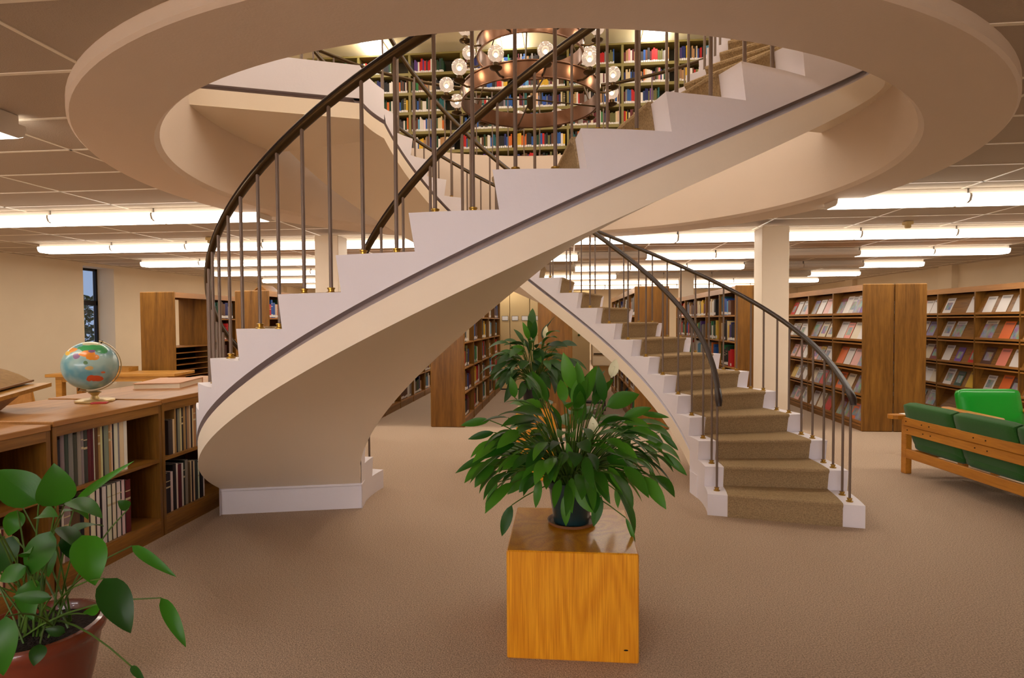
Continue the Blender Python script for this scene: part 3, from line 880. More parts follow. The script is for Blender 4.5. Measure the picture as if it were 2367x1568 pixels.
# unit book: x thickness 0..1, y depth 0..1 (spine at y=0), z height 0..1
_b = MB()
_b.add([(0, 0.012, 0), (0.25, 0, 0), (0.75, 0, 0), (1, 0.012, 0), (1, 1, 0), (0.9, 1, 0), (0.9, 0.03, 0), (0.1, 0.03, 0), (0.1, 1, 0), (0, 1, 0)] +
       [(0, 0.012, 1), (0.25, 0, 1), (0.75, 0, 1), (1, 0.012, 1), (1, 1, 1), (0.9, 1, 1), (0.9, 0.03, 1), (0.1, 0.03, 1), (0.1, 1, 1), (0, 1, 1)],
       [(i, (i + 1) % 10, 10 + (i + 1) % 10, 10 + i) for i in range(10)] + [(0, 1, 7, 8, 9), (1, 2, 6, 7), (2, 3, 4, 5, 6), (10, 11, 17, 18, 19), (11, 12, 16, 17), (12, 13, 14, 15, 16)])
_b.box(0.1, 0.03, 0.015, 0.9, 0.975, 0.985, 1)
book_me = _b.mesh('book', [m_book, m_page])
BOOKS = []
def place_book(p, xdir, t, d, h_, cname, label, labelled=1.0, group='library books', bonus=1.0):
    """p: front-left-bottom corner seen from the open side; xdir: direction to the viewer's right along the shelf"""
    X = Vector(xdir).normalized(); Z = Vector((0, 0, 1)); Y = Z.cross(X)
    c = Vector(p) + X * (t / 2) + Z * (h_ / 2); v = c - Vector((0, 0, EYE)); D = v.length
    face = abs(v.normalized().dot(Y)) * t + 0.02 * abs(v.normalized().dot(X)) * d
    BOOKS.append((face * h_ / D ** 2 * bonus, tuple(p), X, Y, t, d, h_, cname, label, labelled, group))
def fill(p0, xdir, length, depth, maxh, where, pool=None, fillfrac=0.9, tmin=0.018, tmax=0.045, hmin=0.62, hmax=0.92, labelled=1.0, group='library books', seq=None):
    """row of books from p0 (left end) towards xdir"""
    s = 0.004; i = 0; X = Vector(xdir)
    lim = length * fillfrac
    block = None
    while True:
        if seq is not None:
            if i >= len(seq): break
            cname, t, hh = seq[i][:3]
        else:
            if block is None or block[1] <= 0:
                block = [pick(pool), rnd.choice((1, 1, 1, 2, 3))]
            cname = block[0]; block[1] -= 1
            t = rnd.uniform(tmin, tmax); hh = rnd.uniform(hmin, hmax) * maxh
        if s + t > lim: break
        if cname:
            place_book(Vector(p0) + X * s + Vector((0, 0, 0.001)), X, t - 0.001, min(depth, rnd.uniform(0.14, 0.2)) if seq is None else depth, hh, cname,
                       '%s book, %s from left on %s' % (cname, nth(i), where), labelled=labelled if rnd.random() < 0.9 else 0.0, group=group)
        s += t; i += 1

# ---------------------------------------------------------------- tall bookcases
LEV = (0.13, 0.52, 0.90, 1.29, 1.68)
def bookcase(x0, x1, y0, nb, label, bay=0.93, levels=LEV, height=2.1, skip=(), name='bookcase', endw=None):
    e = empty(name, ((x0 + x1) / 2, y0, 0), label=label, cat='bookcase', group='tall oak bookcases')
    y1 = y0 + nb * bay + 0.03
    T = 0.03
    ep = MB()
    if endw is None:
        ep.cbox(x0 - 0.005, y0 - 0.005, 0, x1 + 0.005, y0 + T, height + 0.01, 0.012); ep.build('end_panel', m_oak, e)
    else:
        xm_ = (x0 + x1) / 2
        MB().cbox(x0 - 0.005, y0 - 0.005, 0, xm_ - 0.006, y0 + T, height + 0.01, 0.012).build('end_panel', m_oak, e)
        MB().cbox(xm_ + 0.006, y0 - 0.005, 0, x1 + 0.005, y0 + T, height + 0.01, 0.012).build('end_panel', m_oak, e)
    MB().cbox(x0 - 0.005, y1 - T, 0, x1 + 0.005, y1 + 0.005, height + 0.01, 0.012).build('end_panel', m_oak, e)
    xm = (x0 + x1) / 2
    MB().box(xm - 0.01, y0 + T, 0.1, xm + 0.01, y1 - T, height - 0.03).build('back_panel', m_dark_in, e)
    MB().box(x0 + 0.005, y0 + T, height - 0.03, x1 - 0.005, y1 - T, height).build('top_board', m_oakedge, e)
    for xa, xb in ((x0, x0 + 0.022), (x1 - 0.022, x1)):
        MB().box(xa, y0 + T, height - 0.085, xb, y1 - T, height - 0.005).build('cornice', m_oakedge, e)
        MB().box(xa + (0.01 if xa == x0 else 0), y0 + T, 0, xb - (0.01 if xa != x0 else 0), y1 - T, 0.11).build('kick_board', m_oak_h, e)
    up_me = MB().box(-(x1 - x0) / 2 + 0.002, -0.015, 0.0, (x1 - x0) / 2 - 0.002, 0.015, height - 0.03).mesh('upright', m_oak)
    for b in range(1, nb):
        inst('upright', up_me, e, (0, b * bay + 0.015, 0))
    sh_me = MB().box(-(x1 - x0) / 2 + 0.006, 0.016, -0.022, (x1 - x0) / 2 - 0.006, bay - 0.016, 0.0).mesh('shelf', m_oakedge)
    for b in range(nb):
        for i, z in enumerate(levels):
            if (b, i) in skip: continue
            inst('shelf', sh_me, e, (0, b * bay + 0.015, z))
    return e
YC = 8.76
BAY = 0.93
def fill_case(x_face, right, y0, bays, levels, cname, lv=LEV, **kw):
    """right=True: face looks towards +x"""
    for b in bays:
        for i in levels:
            z = lv[i]; gap_ = (lv[i + 1] - z - 0.03) if i + 1 < len(lv) else 0.33
            ya, yb = y0 + b * BAY + 0.03, y0 + (b + 1) * BAY - 0.0
            ff = rnd.uniform(0.62, 0.97)
            if right: p, X = (x_face - 0.035, ya, z), (0, 1, 0)
            else: p, X = (x_face + 0.035, yb, z), (0, -1, 0)
            fill(p, X, yb - ya, 0.19, gap_, '%s shelf, %s bay, %s' % (ORD[i], ORD[b], cname), fillfrac=ff, **kw)
# left ranges (right faces seen), right ranges (left faces seen)
bookcase(-2.09, -1.57, YC, 5, 'oak double bookcase whose end stands left of the lily plants')
fill_case(-1.57, True, YC, range(5), (0, 1, 2, 3, 4), 'case left of lilies', tmin=0.04, tmax=0.10)
bookcase(-3.62, -3.10, YC, 5, 'oak double bookcase half hidden behind the left stair soffit')
fill_case(-3.10, True, YC, range(1, 5), (0, 1), 'case behind soffit', tmin=0.05, tmax=0.11)
bookcase(-5.20, -4.65, YC, 5, 'oak double bookcase seen through the left balusters, gable stand on top')
fill_case(-4.65, True, YC, (0, 1), (4,), 'case under gable stand', tmin=0.04, tmax=0.08)
bookcase(-0.45, 0.05, YC, 4, 'oak bookcase whose plain end stands behind the rear lily plant')
bookcase(0.97, 1.46, YC, 5, 'oak double bookcase seen over the upper right-hand stair steps')
fill_case(0.97, False, YC, range(5), (0, 1, 4), 'case above stair steps', tmin=0.05, tmax=0.11)
bookcase(2.40, 2.92, YC, 5, 'oak double bookcase partly hidden by the right column')
fill_case(2.40, False, YC, range(5), (1, 2, 3, 4), 'case by right column', tmin=0.05, tmax=0.11)
# newspaper case on the left: open upper bay and close-set slots
nc = bookcase(-6.83, -6.25, YC + 0.05, 4, 'open oak newspaper case with close-set slots at far left', skip=[(0, 1), (0, 2), (0, 3), (0, 4)])
for ch_ in nc.children:
    if ch_.name.startswith('back_panel'):
        ch_.scale.y = 2.9 / 3.75; ch_.location.y = 0.93 * 0.98
sl_me = MB().box(-0.284, 0.016, -0.012, 0.284, BAY - 0.016, 0.0).mesh('paper_slot', m_oakedge)
for q in range(8):
    inst('paper_slot', sl_me, nc, (0, 0.015, 1.22 - 0.095 * q))
MB().box(-6.55, YC + 0.08, 0.2, -6.53, YC + 0.97, 1.2).build('slot_back', m_black, nc)
fill_case(-6.25, True, YC + 0.05, (1, 2), (1, 2, 3, 4), 'newspaper case', tmin=0.04, tmax=0.09)
# gable stand on top of its case
gs = empty('book_stand', (-4.92, YC + 0.45, 2.1), label='small wooden gable-shaped stand on top of a left bookcase', cat='book stand')
for sg in (-1, 1):
    MB().extrude([(-4.92, YC + 0.25, 2.215), (-4.92 + sg * 0.13, YC + 0.25, 2.11), (-4.92 + sg * 0.13, YC + 0.25, 2.10), (-4.92, YC + 0.25, 2.195)], (0, 0.4, 0)).build('slope_board', m_oak_h, gs)
MB().extrude([(-5.04, YC + 0.27, 2.101), (-4.80, YC + 0.27, 2.101), (-4.92, YC + 0.27, 2.195)], (0, 0.02, 0)).build('gable_end', m_oak, gs)

# ---------------------------------------------------------------- magazine racks
mag_me = MB().box(0, 0, 0, 1, 1, 1).mesh('magazine', m_mag)
MPOOL = [('white', (228, 220, 214)), ('white', (222, 214, 208)), ('cream', (222, 206, 176)), ('pale grey', (196, 190, 186)), ('pink', (226, 170, 160)), ('lavender', (150, 140, 180)),
         ('red', (196, 36, 30)), ('orange', (226, 112, 52)), ('purple', (110, 70, 150)), ('dark red', (120, 26, 34)), ('pale blue', (150, 180, 210)), ('dark green', (40, 70, 50)), ('yellow', (220, 178, 40)), ('brown', (90, 60, 50))]
MW = [9, 9, 6, 6, 3, 2, 1.3, 2, 1.2, 1, 1.5, 1, 1, 1]
def rack(x0, x1, y0, nb, label, rows, where, both=False):
    e = bookcase(x0, x1, y0, nb, label, bay=0.955 if x0 < 5 else 0.905, levels=(), name='magazine_rack', endw=True if both else None)
    e['group'] = 'oak magazine racks'; e['category'] = 'magazine rack'
    bay = 0.955 if x0 < 5 else 0.905
    zs = (0.12, 0.52, 0.91, 1.30, 1.68)
    dd, hh = 0.15, 0.33
    sl = MB(); sl.add([(0.012, 0.016, 0.0), (0.012, bay - 0.016, 0.0), (dd, bay - 0.016, hh), (dd, 0.016, hh), (0.022, 0.016, -0.012), (0.022, bay - 0.016, -0.012), (dd + 0.012, bay - 0.016, hh - 0.006), (dd + 0.012, 0.016, hh - 0.006)],
                      [(0, 1, 2, 3), (4, 7, 6, 5), (0, 3, 7, 4), (1, 5, 6, 2), (3, 2, 6, 7), (0, 4, 5, 1)])
    sl_m = sl.mesh('display_shelf', m_oak_h)
    lp_m = MB().box(0.0, 0.016, -0.012, 0.012, bay - 0.016, 0.022).mesh('shelf_lip', m_oakedge)
    us_m = MB().box(0.004, 0.016, -0.058, (x1 - x0) / 2 - 0.01, bay - 0.016, -0.038).mesh('storage_shelf', m_oakedge)
    xo = -(x1 - x0) / 2
    for b in range(nb):
        for z in zs:
            inst('display_shelf', sl_m, e, (xo, b * bay + 0.015, z)); inst('shelf_lip', lp_m, e, (xo, b * bay + 0.015, z)); inst('storage_shelf', us_m, e, (xo, b * bay + 0.015, z))
    # magazines; X to the viewer's right is -y
    Z = Vector((dd - 0.012, 0, hh)).normalized(); X = Vector((0, -1, 0)); Y = Z.cross(X)
    for b in range(nb):
        for i, z in enumerate(zs):
            spec = rows.get((b, i))
            if spec is None:
                spec = []; s = rnd.uniform(0.01, 0.12)
                while s < bay - 0.22 and len(spec) < 5:
                    wd = rnd.uniform(0.17, 0.22)
                    spec.append((s, wd, rnd.uniform(0.24, 0.29), rnd.choices(MPOOL, MW)[0]))
                    s += wd + rnd.uniform(-0.03, 0.1)
            for q, (s, wd, hg, (cn, c)) in enumerate(spec):
                s = min(s, bay - 0.055 - wd)
                p = Vector((x0 + 0.0145, y0 + (b + 1) * bay - 0.02 - s, z + 0.0035)) - Y * (0.005 + 0.003 * (q % 2))
                t = 0.004
                o = bpy.data.objects.new('magazine', mag_me); link(o)
                o.matrix_world = Matrix(((X.x * wd, Y.x * t, Z.x * hg, p.x), (X.y * wd, Y.y * t, Z.y * hg, p.y), (X.z * wd, Y.z * t, Z.z * hg, p.z), (0, 0, 0, 1)))
                o.color = (*lin(c), 1)
                tag(o, '%s magazine, %s from left, %s shelf up, %s bay, %s' % (cn, nth(q), ORD[i], ORD[b], where), 'magazine', 'magazines on display')
    return e
C = dict(MPOOL); C['grey'] = (170, 162, 160); C['cream'] = (222, 206, 176); C['salmon'] = (232, 140, 120)
def mg(s, wd, hg, n_): return (s, wd, hg, (n_, C[n_]))
rows1 = {(0, 4): [mg(.06, .18, .26, 'dark red'), mg(.26, .18, .29, 'white'), mg(.42, .19, .28, 'pale grey'), mg(.58, .2, .29, 'white'), mg(.78, .16, .24, 'purple')],
         (0, 3): [mg(.06, .23, .29, 'white'), mg(.31, .19, .27, 'salmon'), mg(.52, .21, .28, 'cream'), mg(.75, .17, .26, 'white')],
         (0, 2): [mg(.06, .22, .29, 'orange'), mg(.31, .2, .28, 'white'), mg(.53, .21, .28, 'pink'), mg(.77, .16, .25, 'grey')],
         (1, 4): [mg(.05, .17, .26, 'lavender'), mg(.28, .2, .27, 'white'), mg(.51, .2, .28, 'pink'), mg(.73, .19, .27, 'white')],
         (1, 3): [mg(.05, .25, .29, 'pale grey'), mg(.36, .24, .29, 'cream'), mg(.64, .2, .26, 'cream')],
         (2, 4): [mg(.05, .17, .26, 'red'), mg(.28, .2, .27, 'white'), mg(.52, .2, .28, 'pale grey'), mg(.75, .17, .24, 'pink')]}
rack(4.17, 5.02, 8.80, 4, 'double-sided oak magazine rack right of the column', rows1, 'rack by column', both=True)
rows2 = {(0, 4): [mg(.1, .19, .27, 'white'), mg(.38, .2, .28, 'white'), mg(.7, .17, .28, 'pale grey')],
         (0, 3): [mg(.06, .25, .30, 'cream'), mg(.45, .21, .28, 'orange'), mg(.7, .18, .29, 'dark green')],
         (0, 2): [mg(.07, .22, .29, 'brown'), mg(.4, .19, .28, 'salmon'), mg(.69, .19, .28, 'white')],
         (0, 1): [mg(.14, .18, .26, 'white'), mg(.44, .2, .29, 'orange'), mg(.67, .21, .27, 'brown')], (0, 0): [],
         (1, 4): [mg(.06, .2, .28, 'white'), mg(.68, .2, .29, 'white')],
         (1, 3): [mg(.05, .2, .28, 'pale grey'), mg(.32, .22, .28, 'white')],
         (1, 2): [mg(.06, .2, .28, 'white'), mg(.38, .16, .25, 'purple'), mg(.7, .15, .25, 'red')],
         (1, 1): [mg(.1, .2, .29, 'white'), mg(.38, .17, .26, 'dark green'), mg(.66, .2, .28, 'yellow')], (1, 0): []}
rack(6.15, 6.95, 8.66 - 0.905, 6, 'long oak magazine rack at the far right behind the green chair', {(b + 1, i): v for (b, i), v in rows2.items()}, 'right-hand rack')

# ---------------------------------------------------------------- compact shelving and cabinet in the distance
for q in range(5):
    x = -1.82 + 0.462 * q
    lb = ['leftmost beige compact-shelving unit beyond the plants', 'second beige compact-shelving unit from the left beyond the plants', 'third beige compact-shelving unit, left of the plain oak end panel',
          'beige compact-shelving unit mostly hidden by the plain oak end', 'rightmost beige compact-shelving unit beyond the plants'][q]
    e = empty('compact_shelving', (x + 0.23, 13.62, 0), label=lb, cat='shelving unit', group='beige compact shelving')
    MB().cbox(x + 0.006, 13.62, 0.03, x + 0.456, 15.6, 2.3, 0.006).build('body', m_beige, e)
    MB().box(x + 0.03, 13.66, 0, x + 0.43, 15.5, 0.03).build('rail_base', m_black, e)
    for dx in (0.045, 0.275):
        c = MB().box(x + dx, 13.612, 1.62, x + dx + 0.15, 13.619, 1.73).build('label_holder', m_frame, e)
        MB().box(x + dx + 0.008, 13.609, 1.628, x + dx + 0.142, 13.612, 1.722).build('label_card', m_paper, c)
    MB().lathe([(0.0001, 0), (0.03, 0.004), (0.03, 0.02), (0.0001, 0.024)], (0, 0, 0), 10).build('lock_knob', mat('knob_%d' % q, (190, 90, 30) if q % 2 else (60, 80, 30), 0.4), e, local=True).matrix_local = Matrix.Translation((-0.02, -0.002, 1.28)) @ Matrix.Rotation(PI / 2, 4, 'X')
sc_ = empty('storage_cabinet', (1.0, 14.2, 0), label='cream cabinet with dark handle beyond the stair band', cat='cabinet')
MB().cbox(0.56, 14.2, 0.52, 2.1, 14.7, 1.7, 0.006).build('body', m_wall, sc_)
MB().box(0.6, 14.35, 0, 2.06, 14.68, 0.52).build('base', m_beige, sc_)
dd_ = MB().box(0.575, 14.185, 0.54, 1.32, 14.2, 1.68).build('door', m_wall, sc_)
MB().box(0.6, 14.165, 0.80, 0.98, 14.185, 0.83).build('handle', m_bronze, dd_)

# ---------------------------------------------------------------- upstairs stacks
uy = 10.2
us = empty('steel_stacks', (0, uy, ZU), label='olive steel book stacks along the back of the upper storey', cat='bookcase')
ub, ux0, nbay, ush = 0.92, -4.6, 10, [ZU + 0.08 + 0.338 * q for q in range(7)]
utop = ZU + 0.08 + 0.338 * 7
ue = MB().box(-0.02, 0, 0, 0.02, 0.28, utop - ZU).mesh('upright', m_steel)
for b in range(nbay + 1): inst('upright', ue, us, (ux0 + ub * b, 0, 0))
ush_me = MB().box(0.02, 0, -0.05, ub - 0.02, 0.27, 0).mesh('shelf', m_steel)
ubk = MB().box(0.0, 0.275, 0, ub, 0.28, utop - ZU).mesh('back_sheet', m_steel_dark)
utp = MB().box(0.0, -0.005, -0.03, ub, 0.29, 0.0).mesh('canopy', m_steel)
for b in range(nbay):
    for z in ush: inst('shelf', ush_me, us, (ux0 + ub * b, 0, z - ZU))
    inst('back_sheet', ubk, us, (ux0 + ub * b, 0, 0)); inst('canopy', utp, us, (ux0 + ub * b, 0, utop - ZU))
# book rows: the 300 nearest the middle of the view are single books, the rest one mass
cand = []
for b in range(nbay):
    for i, z in enumerate(ush):
        s = 0.025; q = 0; stop = ub - rnd.choice((0.03, 0.03, 0.03, 0.12, 0.3))
        blk = [pick(), 0]
        while True:
            t = rnd.uniform(0.016, 0.042)
            if s + t > stop: break
            if blk[1] <= 0: blk = [pick(), rnd.choice((1, 1, 1, 1, 2, 3))]
            blk[1] -= 1
            cand.append((b, i, q, ux0 + ub * b + s, z, t, rnd.uniform(0.68, 0.95) * 0.27, blk[0])); s += t; q += 1
cand.sort(key=lambda c: abs(c[3] + 0.6) + 0.9 * abs(c[4] - 5.7))
def place_up(c):
    b, i, q, x, z, t, hh, cn = c
    u_ok = -2.9 < x < 1.9 and 4.65 < z < 6.1
    place_book((x, uy + 0.03, z + 0.001), (1, 0, 0), t - 0.0015, 0.19, hh, cn, '%s book upstairs, %s from left, %s shelf up, %s bay of steel stacks' % (cn, nth(q), ORD[i], nth(b)), group='books in the upstairs stacks', bonus=1.0 if u_ok else 0.2)
for c in cand: place_up(c)
mass = MB(); mm = list(PAL); mats = []
for n_ in mm: mats.append(mat('cloth_' + n_.replace(' ', '_'), PAL[n_], 0.65))
mats.append(m_paper)
def finish_books():
    BOOKS.sort(key=lambda r: -r[0])
    for q, (_, p, X, Y, t, d, h_, cn, lb, lab, grp) in enumerate(BOOKS):
        if q < 300:
            o = bpy.data.objects.new('book', book_me); link(o)
            o.matrix_world = Matrix(((X.x * t, Y.x * d, 0, p[0]), (X.y * t, Y.y * d, 0, p[1]), (0, 0, h_, p[2]), (0, 0, 0, 1)))
            o.color = colr(cn, lab); tag(o, lb, 'book', grp)
        else:
            a = Vector(p); b = a + X * t + Y * d + Vector((0, 0, h_))
            mass.box(min(a.x, b.x), min(a.y, b.y), a.z, max(a.x, b.x), max(a.y, b.y), b.z, mm.index(cn))
            if lab:
                a2 = a + X * (t * 0.08) - Y * 0.001 + Vector((0, 0, 0.05 * h_)); b2 = a + X * (t * 0.92) + Vector((0, 0, 0.2 * h_))
                mass.box(min(a2.x, b2.x), min(a2.y, b2.y), a2.z, max(a2.x, b2.x), max(a2.y, b2.y), b2.z, len(mm))
    tag(mass.build('shelved_books', mats), 'rows of small mixed books filling the farther shelves', 'books', kind='stuff')

# ---------------------------------------------------------------- low bookcases along the left
LX0, LX1 = -3.97, -3.05
lows = [(2.24, 1.012, 'low oak bookcase nearest the viewer at the left edge'), (3.19, 1.028, 'low oak bookcase under the globe'), (4.13, 1.036, 'low oak bookcase under the big flat atlas'),
        (5.07, 1.036, 'low oak bookcase beside the left stair foot')]
LB = 0.94
for y0, hh, lb in lows:
    e = empty('low_bookcase', ((LX0 + LX1) / 2, y0, 0), label=lb, cat='bookcase', group='low oak bookcases')
    MB().cbox(LX0 - 0.01, y0, hh - 0.035, LX1 + 0.008, y0 + LB - 0.004, hh, 0.004).build('top', m_oakedge, e)
    for xa, xb in ((LX1 - 0.02, LX1), (LX0, LX0 + 0.02)):
        MB().box(xa, y0 + 0.03, hh - 0.095, xb, y0 + LB - 0.034, hh - 0.035).build('fascia', m_oak_h, e)
        MB().box(xa, y0 + 0.03, 0.0, xb, y0 + LB - 0.034, 0.12).build('kick_board', m_oak_h, e)
    for ya in (y0 + 0.001, y0 + LB - 0.034):
        MB().box(LX0, ya, 0, LX1, ya + 0.029, hh - 0.035).build('side_panel', m_oak, e)
    for z in (0.14, 0.585):
        MB().box(LX0 + 0.005, y0 + 0.03, z - 0.022, LX1 - 0.004, y0 + LB - 0.034, z).build('shelf', m_oak_h, e)
    MB().box((LX0 + LX1) / 2 - 0.01, y0 + 0.03, 0.12, (LX0 + LX1) / 2 + 0.01, y0 + LB - 0.034, hh - 0.04).build('back_panel', m_dark_in, e)
xf = LX1 - 0.03
def lowrow(y0, z, seq, where, start=0.02, depth=0.24):
    fill((xf, y0 + 0.03 + start, z), (0, 1, 0), 0.88 - start, depth, 0.36, where, seq=seq, fillfrac=1.0, labelled=0.0, group='books in the low bookcases')
G = lambda n_, t, h_=0.35: (n_, t, h_)
lowrow(4.13, 0.585, [G(None, .06), G('charcoal', .05, .27), G('cream', .022, .27), G('tan', .02), G('black', .016), G('grey', .03, .34), G('cream', .02, .345), G('black', .02, .34), G('tan', .03), G('charcoal', .012), G('tan', .03), G('cream', .02), G('black', .02, .33), G('cream', .018, .32), G('tan', .03), G('grey', .02), G('cream', .02), G('charcoal', .03), G('cream', .02), G('tan', .03), G('brown', .03), G('cream', .02), G('grey', .03)], 'upper shelf under the atlas')
lowrow(4.13, 0.14, [G('white', .012, .29), G('black', .06, .31), G('white', .028, .31), G('black', .04, .36), G('white', .02, .36), G('maroon', .045, .345), G('white', .022, .345), G('black', .02, .36), G('grey', .035, .36), G('brown', .03, .33), G('cream', .018, .34), G('black', .02, .33), G('cream', .02, .33), G('charcoal', .04, .33), G('white', .02, .3), G('black', .05, .31), G('white', .015, .3)], 'lower shelf under the atlas')
lowrow(3.19, 0.585, [G('black', .03, .32), G('grey', .03, .35), G('charcoal', .03, .34), G('grey', .035, .35), G('charcoal', .03, .33), G('grey', .03, .35), G('grey', .02, .36), G('charcoal', .03, .35), G('maroon', .03, .36), G('maroon', .016, .36), G('white', .008, .36), G('brown', .03, .36), G('tan', .02, .36), G('cream', .018, .36), G('black', .012, .36), G('grey', .04, .37), G('tan', .018, .37), G('cream', .014, .37), G('black', .014, .36), G('white', .035, .375), G('grey', .015, .37), G('cream', .04, .375), G('white', .03, .38)], 'upper shelf under the globe')
lowrow(3.19, 0.14, [G('white', .02, .33), G('black', .025, .33), G('white', .018, .33), G('grey', .05, .35), G('brown', .07, .36), G('black', .03, .36), G('tan', .04, .30), G('black', .01, .34), G('white', .04, .38), G('black', .01, .38), G('white', .028, .38), G('black', .02, .38), G('white', .036, .38), G('black', .008, .38), G('white', .034, .38), G('black', .008, .38), G('white', .032, .38), G('black', .008, .38), G('white', .034, .38), G('black', .01, .38), G('white', .028, .38), G('black', .006, .38), G('maroon', .05, .37)], 'lower shelf under the globe', start=0.0)
lowrow(2.24, 0.585, [G('cream', .03, .34), G('brown', .03, .33), G('white', .03, .34), G('grey', .05, .34), G('white', .03, .34), G('black', .012, .34), G('white', .04, .35), G('black', .01, .34), G('white', .035, .35)], 'upper shelf at left edge', start=0.28)
lowrow(2.24, 0.14, [G('cream', .04, .34), G('maroon', .012, .34), G('tan', .05, .35), G('maroon', .014, .34), G('cream', .05, .35), G('maroon', .012, .34), G('tan', .05, .34)], 'lower shelf at left edge', start=0.45)

# ---------------------------------------------------------------- things on the low bookcases
def globe():
    gx, gy, gz = -3.50, 4.03, 1.028
    e = empty('desk_globe', (gx, gy, gz), label='tabletop world globe on a gold stand', cat='globe')
    R_ = 0.178; c = (gx - 0.03, gy, gz + 0.268)
    m = bpy.data.materials.new('globe_map'); m.use_nodes = True
    k = NT(m); p = m.node_tree.nodes['Principled BSDF']; p.inputs['Roughness'].default_value = 0.3; p.inputs['Coat Weight'].default_value = 0.3
    tc = k.n('TexCoord')
    base = lin((132, 176, 182))
    cur = k.n('TexNoise'); cur.inputs['Scale'].default_value = 9; k.l(tc.outputs['Object'], cur.inputs['Vector'])
    rp = k.n('ValToRGB'); rp.color_ramp.elements[0].position = .35; rp.color_ramp.elements[1].position = .65
    rp.color_ramp.elements[0].color = (*lin((92, 148, 160)), 1); rp.color_ramp.elements[1].color = (*lin((158, 184, 176)), 1)
    k.l(cur.outputs['Fac'], rp.inputs[0]); prev = rp.outputs[0]
    dist = k.n('TexNoise'); dist.inputs['Scale'].default_value = 14; k.l(tc.outputs['Object'], dist.inputs['Vector'])
    # camera-facing side of the globe: unit frame
    view = Vector((-c[0], -c[1], EYE - c[2])).normalized(); right = view.cross(Vector((0, 0, 1))).normalized() * -1; upv = right.cross(view) * -1
    if upv.z < 0: upv = -upv
    def blob(u, v, ru, rv, colour, amp=0.05):
        nonlocal prev
        ww = math.sqrt(max(0, 1 - u * u - v * v))
        ctr = (right * u + upv * v + view * ww) * R_
        s = k.n('VectorMath', operation='SUBTRACT'); k.l(tc.outputs['Object'], s.inputs[0]); s.inputs[1].default_value = ctr
        d1 = k.n('VectorMath', operation='DOT_PRODUCT'); k.l(s.outputs[0], d1.inputs[0]); d1.inputs[1].default_value = right / (ru * R_)
        d2 = k.n('VectorMath', operation='DOT_PRODUCT'); k.l(s.outputs[0], d2.inputs[0]); d2.inputs[1].default_value = upv / (rv * R_)
        d3 = k.n('VectorMath', operation='DOT_PRODUCT'); k.l(s.outputs[0], d3.inputs[0]); d3.inputs[1].default_value = view / (0.7 * R_)
        tot = None
        for dd in (d1, d2, d3):
            q = k.n('Math', operation='MULTIPLY'); k.l(dd.outputs['Value'], q.inputs[0]); k.l(dd.outputs['Value'], q.inputs[1])
            if tot is None: tot = q
            else:
                a = k.n('Math', operation='ADD'); k.l(tot.outputs[0], a.inputs[0]); k.l(q.outputs[0], a.inputs[1]); tot = a
        nn = k.n('Math', operation='MULTIPLY_ADD'); nn.inputs[1].default_value = 3.0; k.l(dist.outputs['Fac'], nn.inputs[0]); k.l(tot.outputs[0], nn.inputs[2])
        g = k.n('Math', operation='LESS_THAN'); g.inputs[1].default_value = 2.4; k.l(nn.outputs[0], g.inputs[0])
        mx = k.n('Mix'); mx.data_type = 'RGBA'; k.l(g.outputs[0], mx.inputs[0]); k.l(prev, mx.inputs[6]); mx.inputs[7].default_value = (*lin(colour), 1); prev = mx.outputs[2]
    blob(0.1, 0.9, 0.35, 0.12, (196, 190, 150)); blob(0.05, 0.72, 0.55, 0.16, (60, 150, 88)); blob(0.35, 0.6, 0.22, 0.14, (50, 138, 80))
    blob(-0.55, 0.66, 0.18, 0.12, (226, 150, 70)); blob(-0.76, 0.55, 0.12, 0.1, (226, 180, 60)); blob(-0.45, 0.4, 0.14, 0.16, (140, 104, 140))
    blob(-0.05, 0.48, 0.36, 0.12, (226, 134, 48)); blob(0.08, 0.36, 0.22, 0.16, (210, 128, 34)); blob(0.08, 0.58, 0.12, 0.06, (124, 90, 130))
    blob(-0.16, 0.12, 0.08, 0.09, (84, 120, 74)); blob(-0.05, -0.1, 0.16, 0.08, (190, 160, 100))
    blob(0.1, -0.52, 0.28, 0.14, (196, 78, 40)); blob(0.42, -0.3, 0.1, 0.06, (200, 100, 50))
    k.l(prev, p.inputs['Base Color'])
    ball = MB().sphere((0, 0, 0), R_, 32, 20).build('globe_ball', m, e, smooth=80, local=True); ball.location = (c[0] - gx, c[1] - gy, c[2] - gz)
    tilt = 23
    ax = (right * math.sin(rad(tilt)) + Vector((0, 0, 1)) * math.cos(rad(tilt))).normalized(); sd = view.cross(ax).normalized()
    if sd.dot(right) < 0: sd = -sd
    pts = [tuple(Vector(c) + (ax * math.cos(t) + sd * math.sin(t)) * (R_ + 0.012)) for t in [rad(-6 + 186 * q / 30) for q in range(31)]]
    MB().tube(pts, 0.017, 8, ry=0.004).build('meridian_arm', m_champ, e, smooth=60)
    for s in (1, -1):
        MB().tube([tuple(Vector(c) + ax * (s * (R_ - 0.003))), tuple(Vector(c) + ax * (s * (R_ + 0.02)))], 0.005, 8).build('pivot_pin', m_bronze, e)
    MB().lathe([(0.122, 0.0), (0.127, 0.006), (0.124, 0.016), (0.105, 0.022), (0.03, 0.026), (0.02, 0.045), (0.03, 0.06), (0.045, 0.072), (0.03, 0.076), (0.0001, 0.076)], (gx, gy, gz), 28).build('stand_base', m_champ, e, smooth=45)
    return e
globe()
t_ = empty('red_notepad', (-3.38, 3.93, 1.028), 0.4, label='small red pad lying by the globe base', cat='notepad')
MB().cbox(-0.05, -0.025, 0, 0.05, 0.025, 0.012, 0.003).build('cover', mat('red_cover', (170, 34, 24), 0.5), t_, local=True)
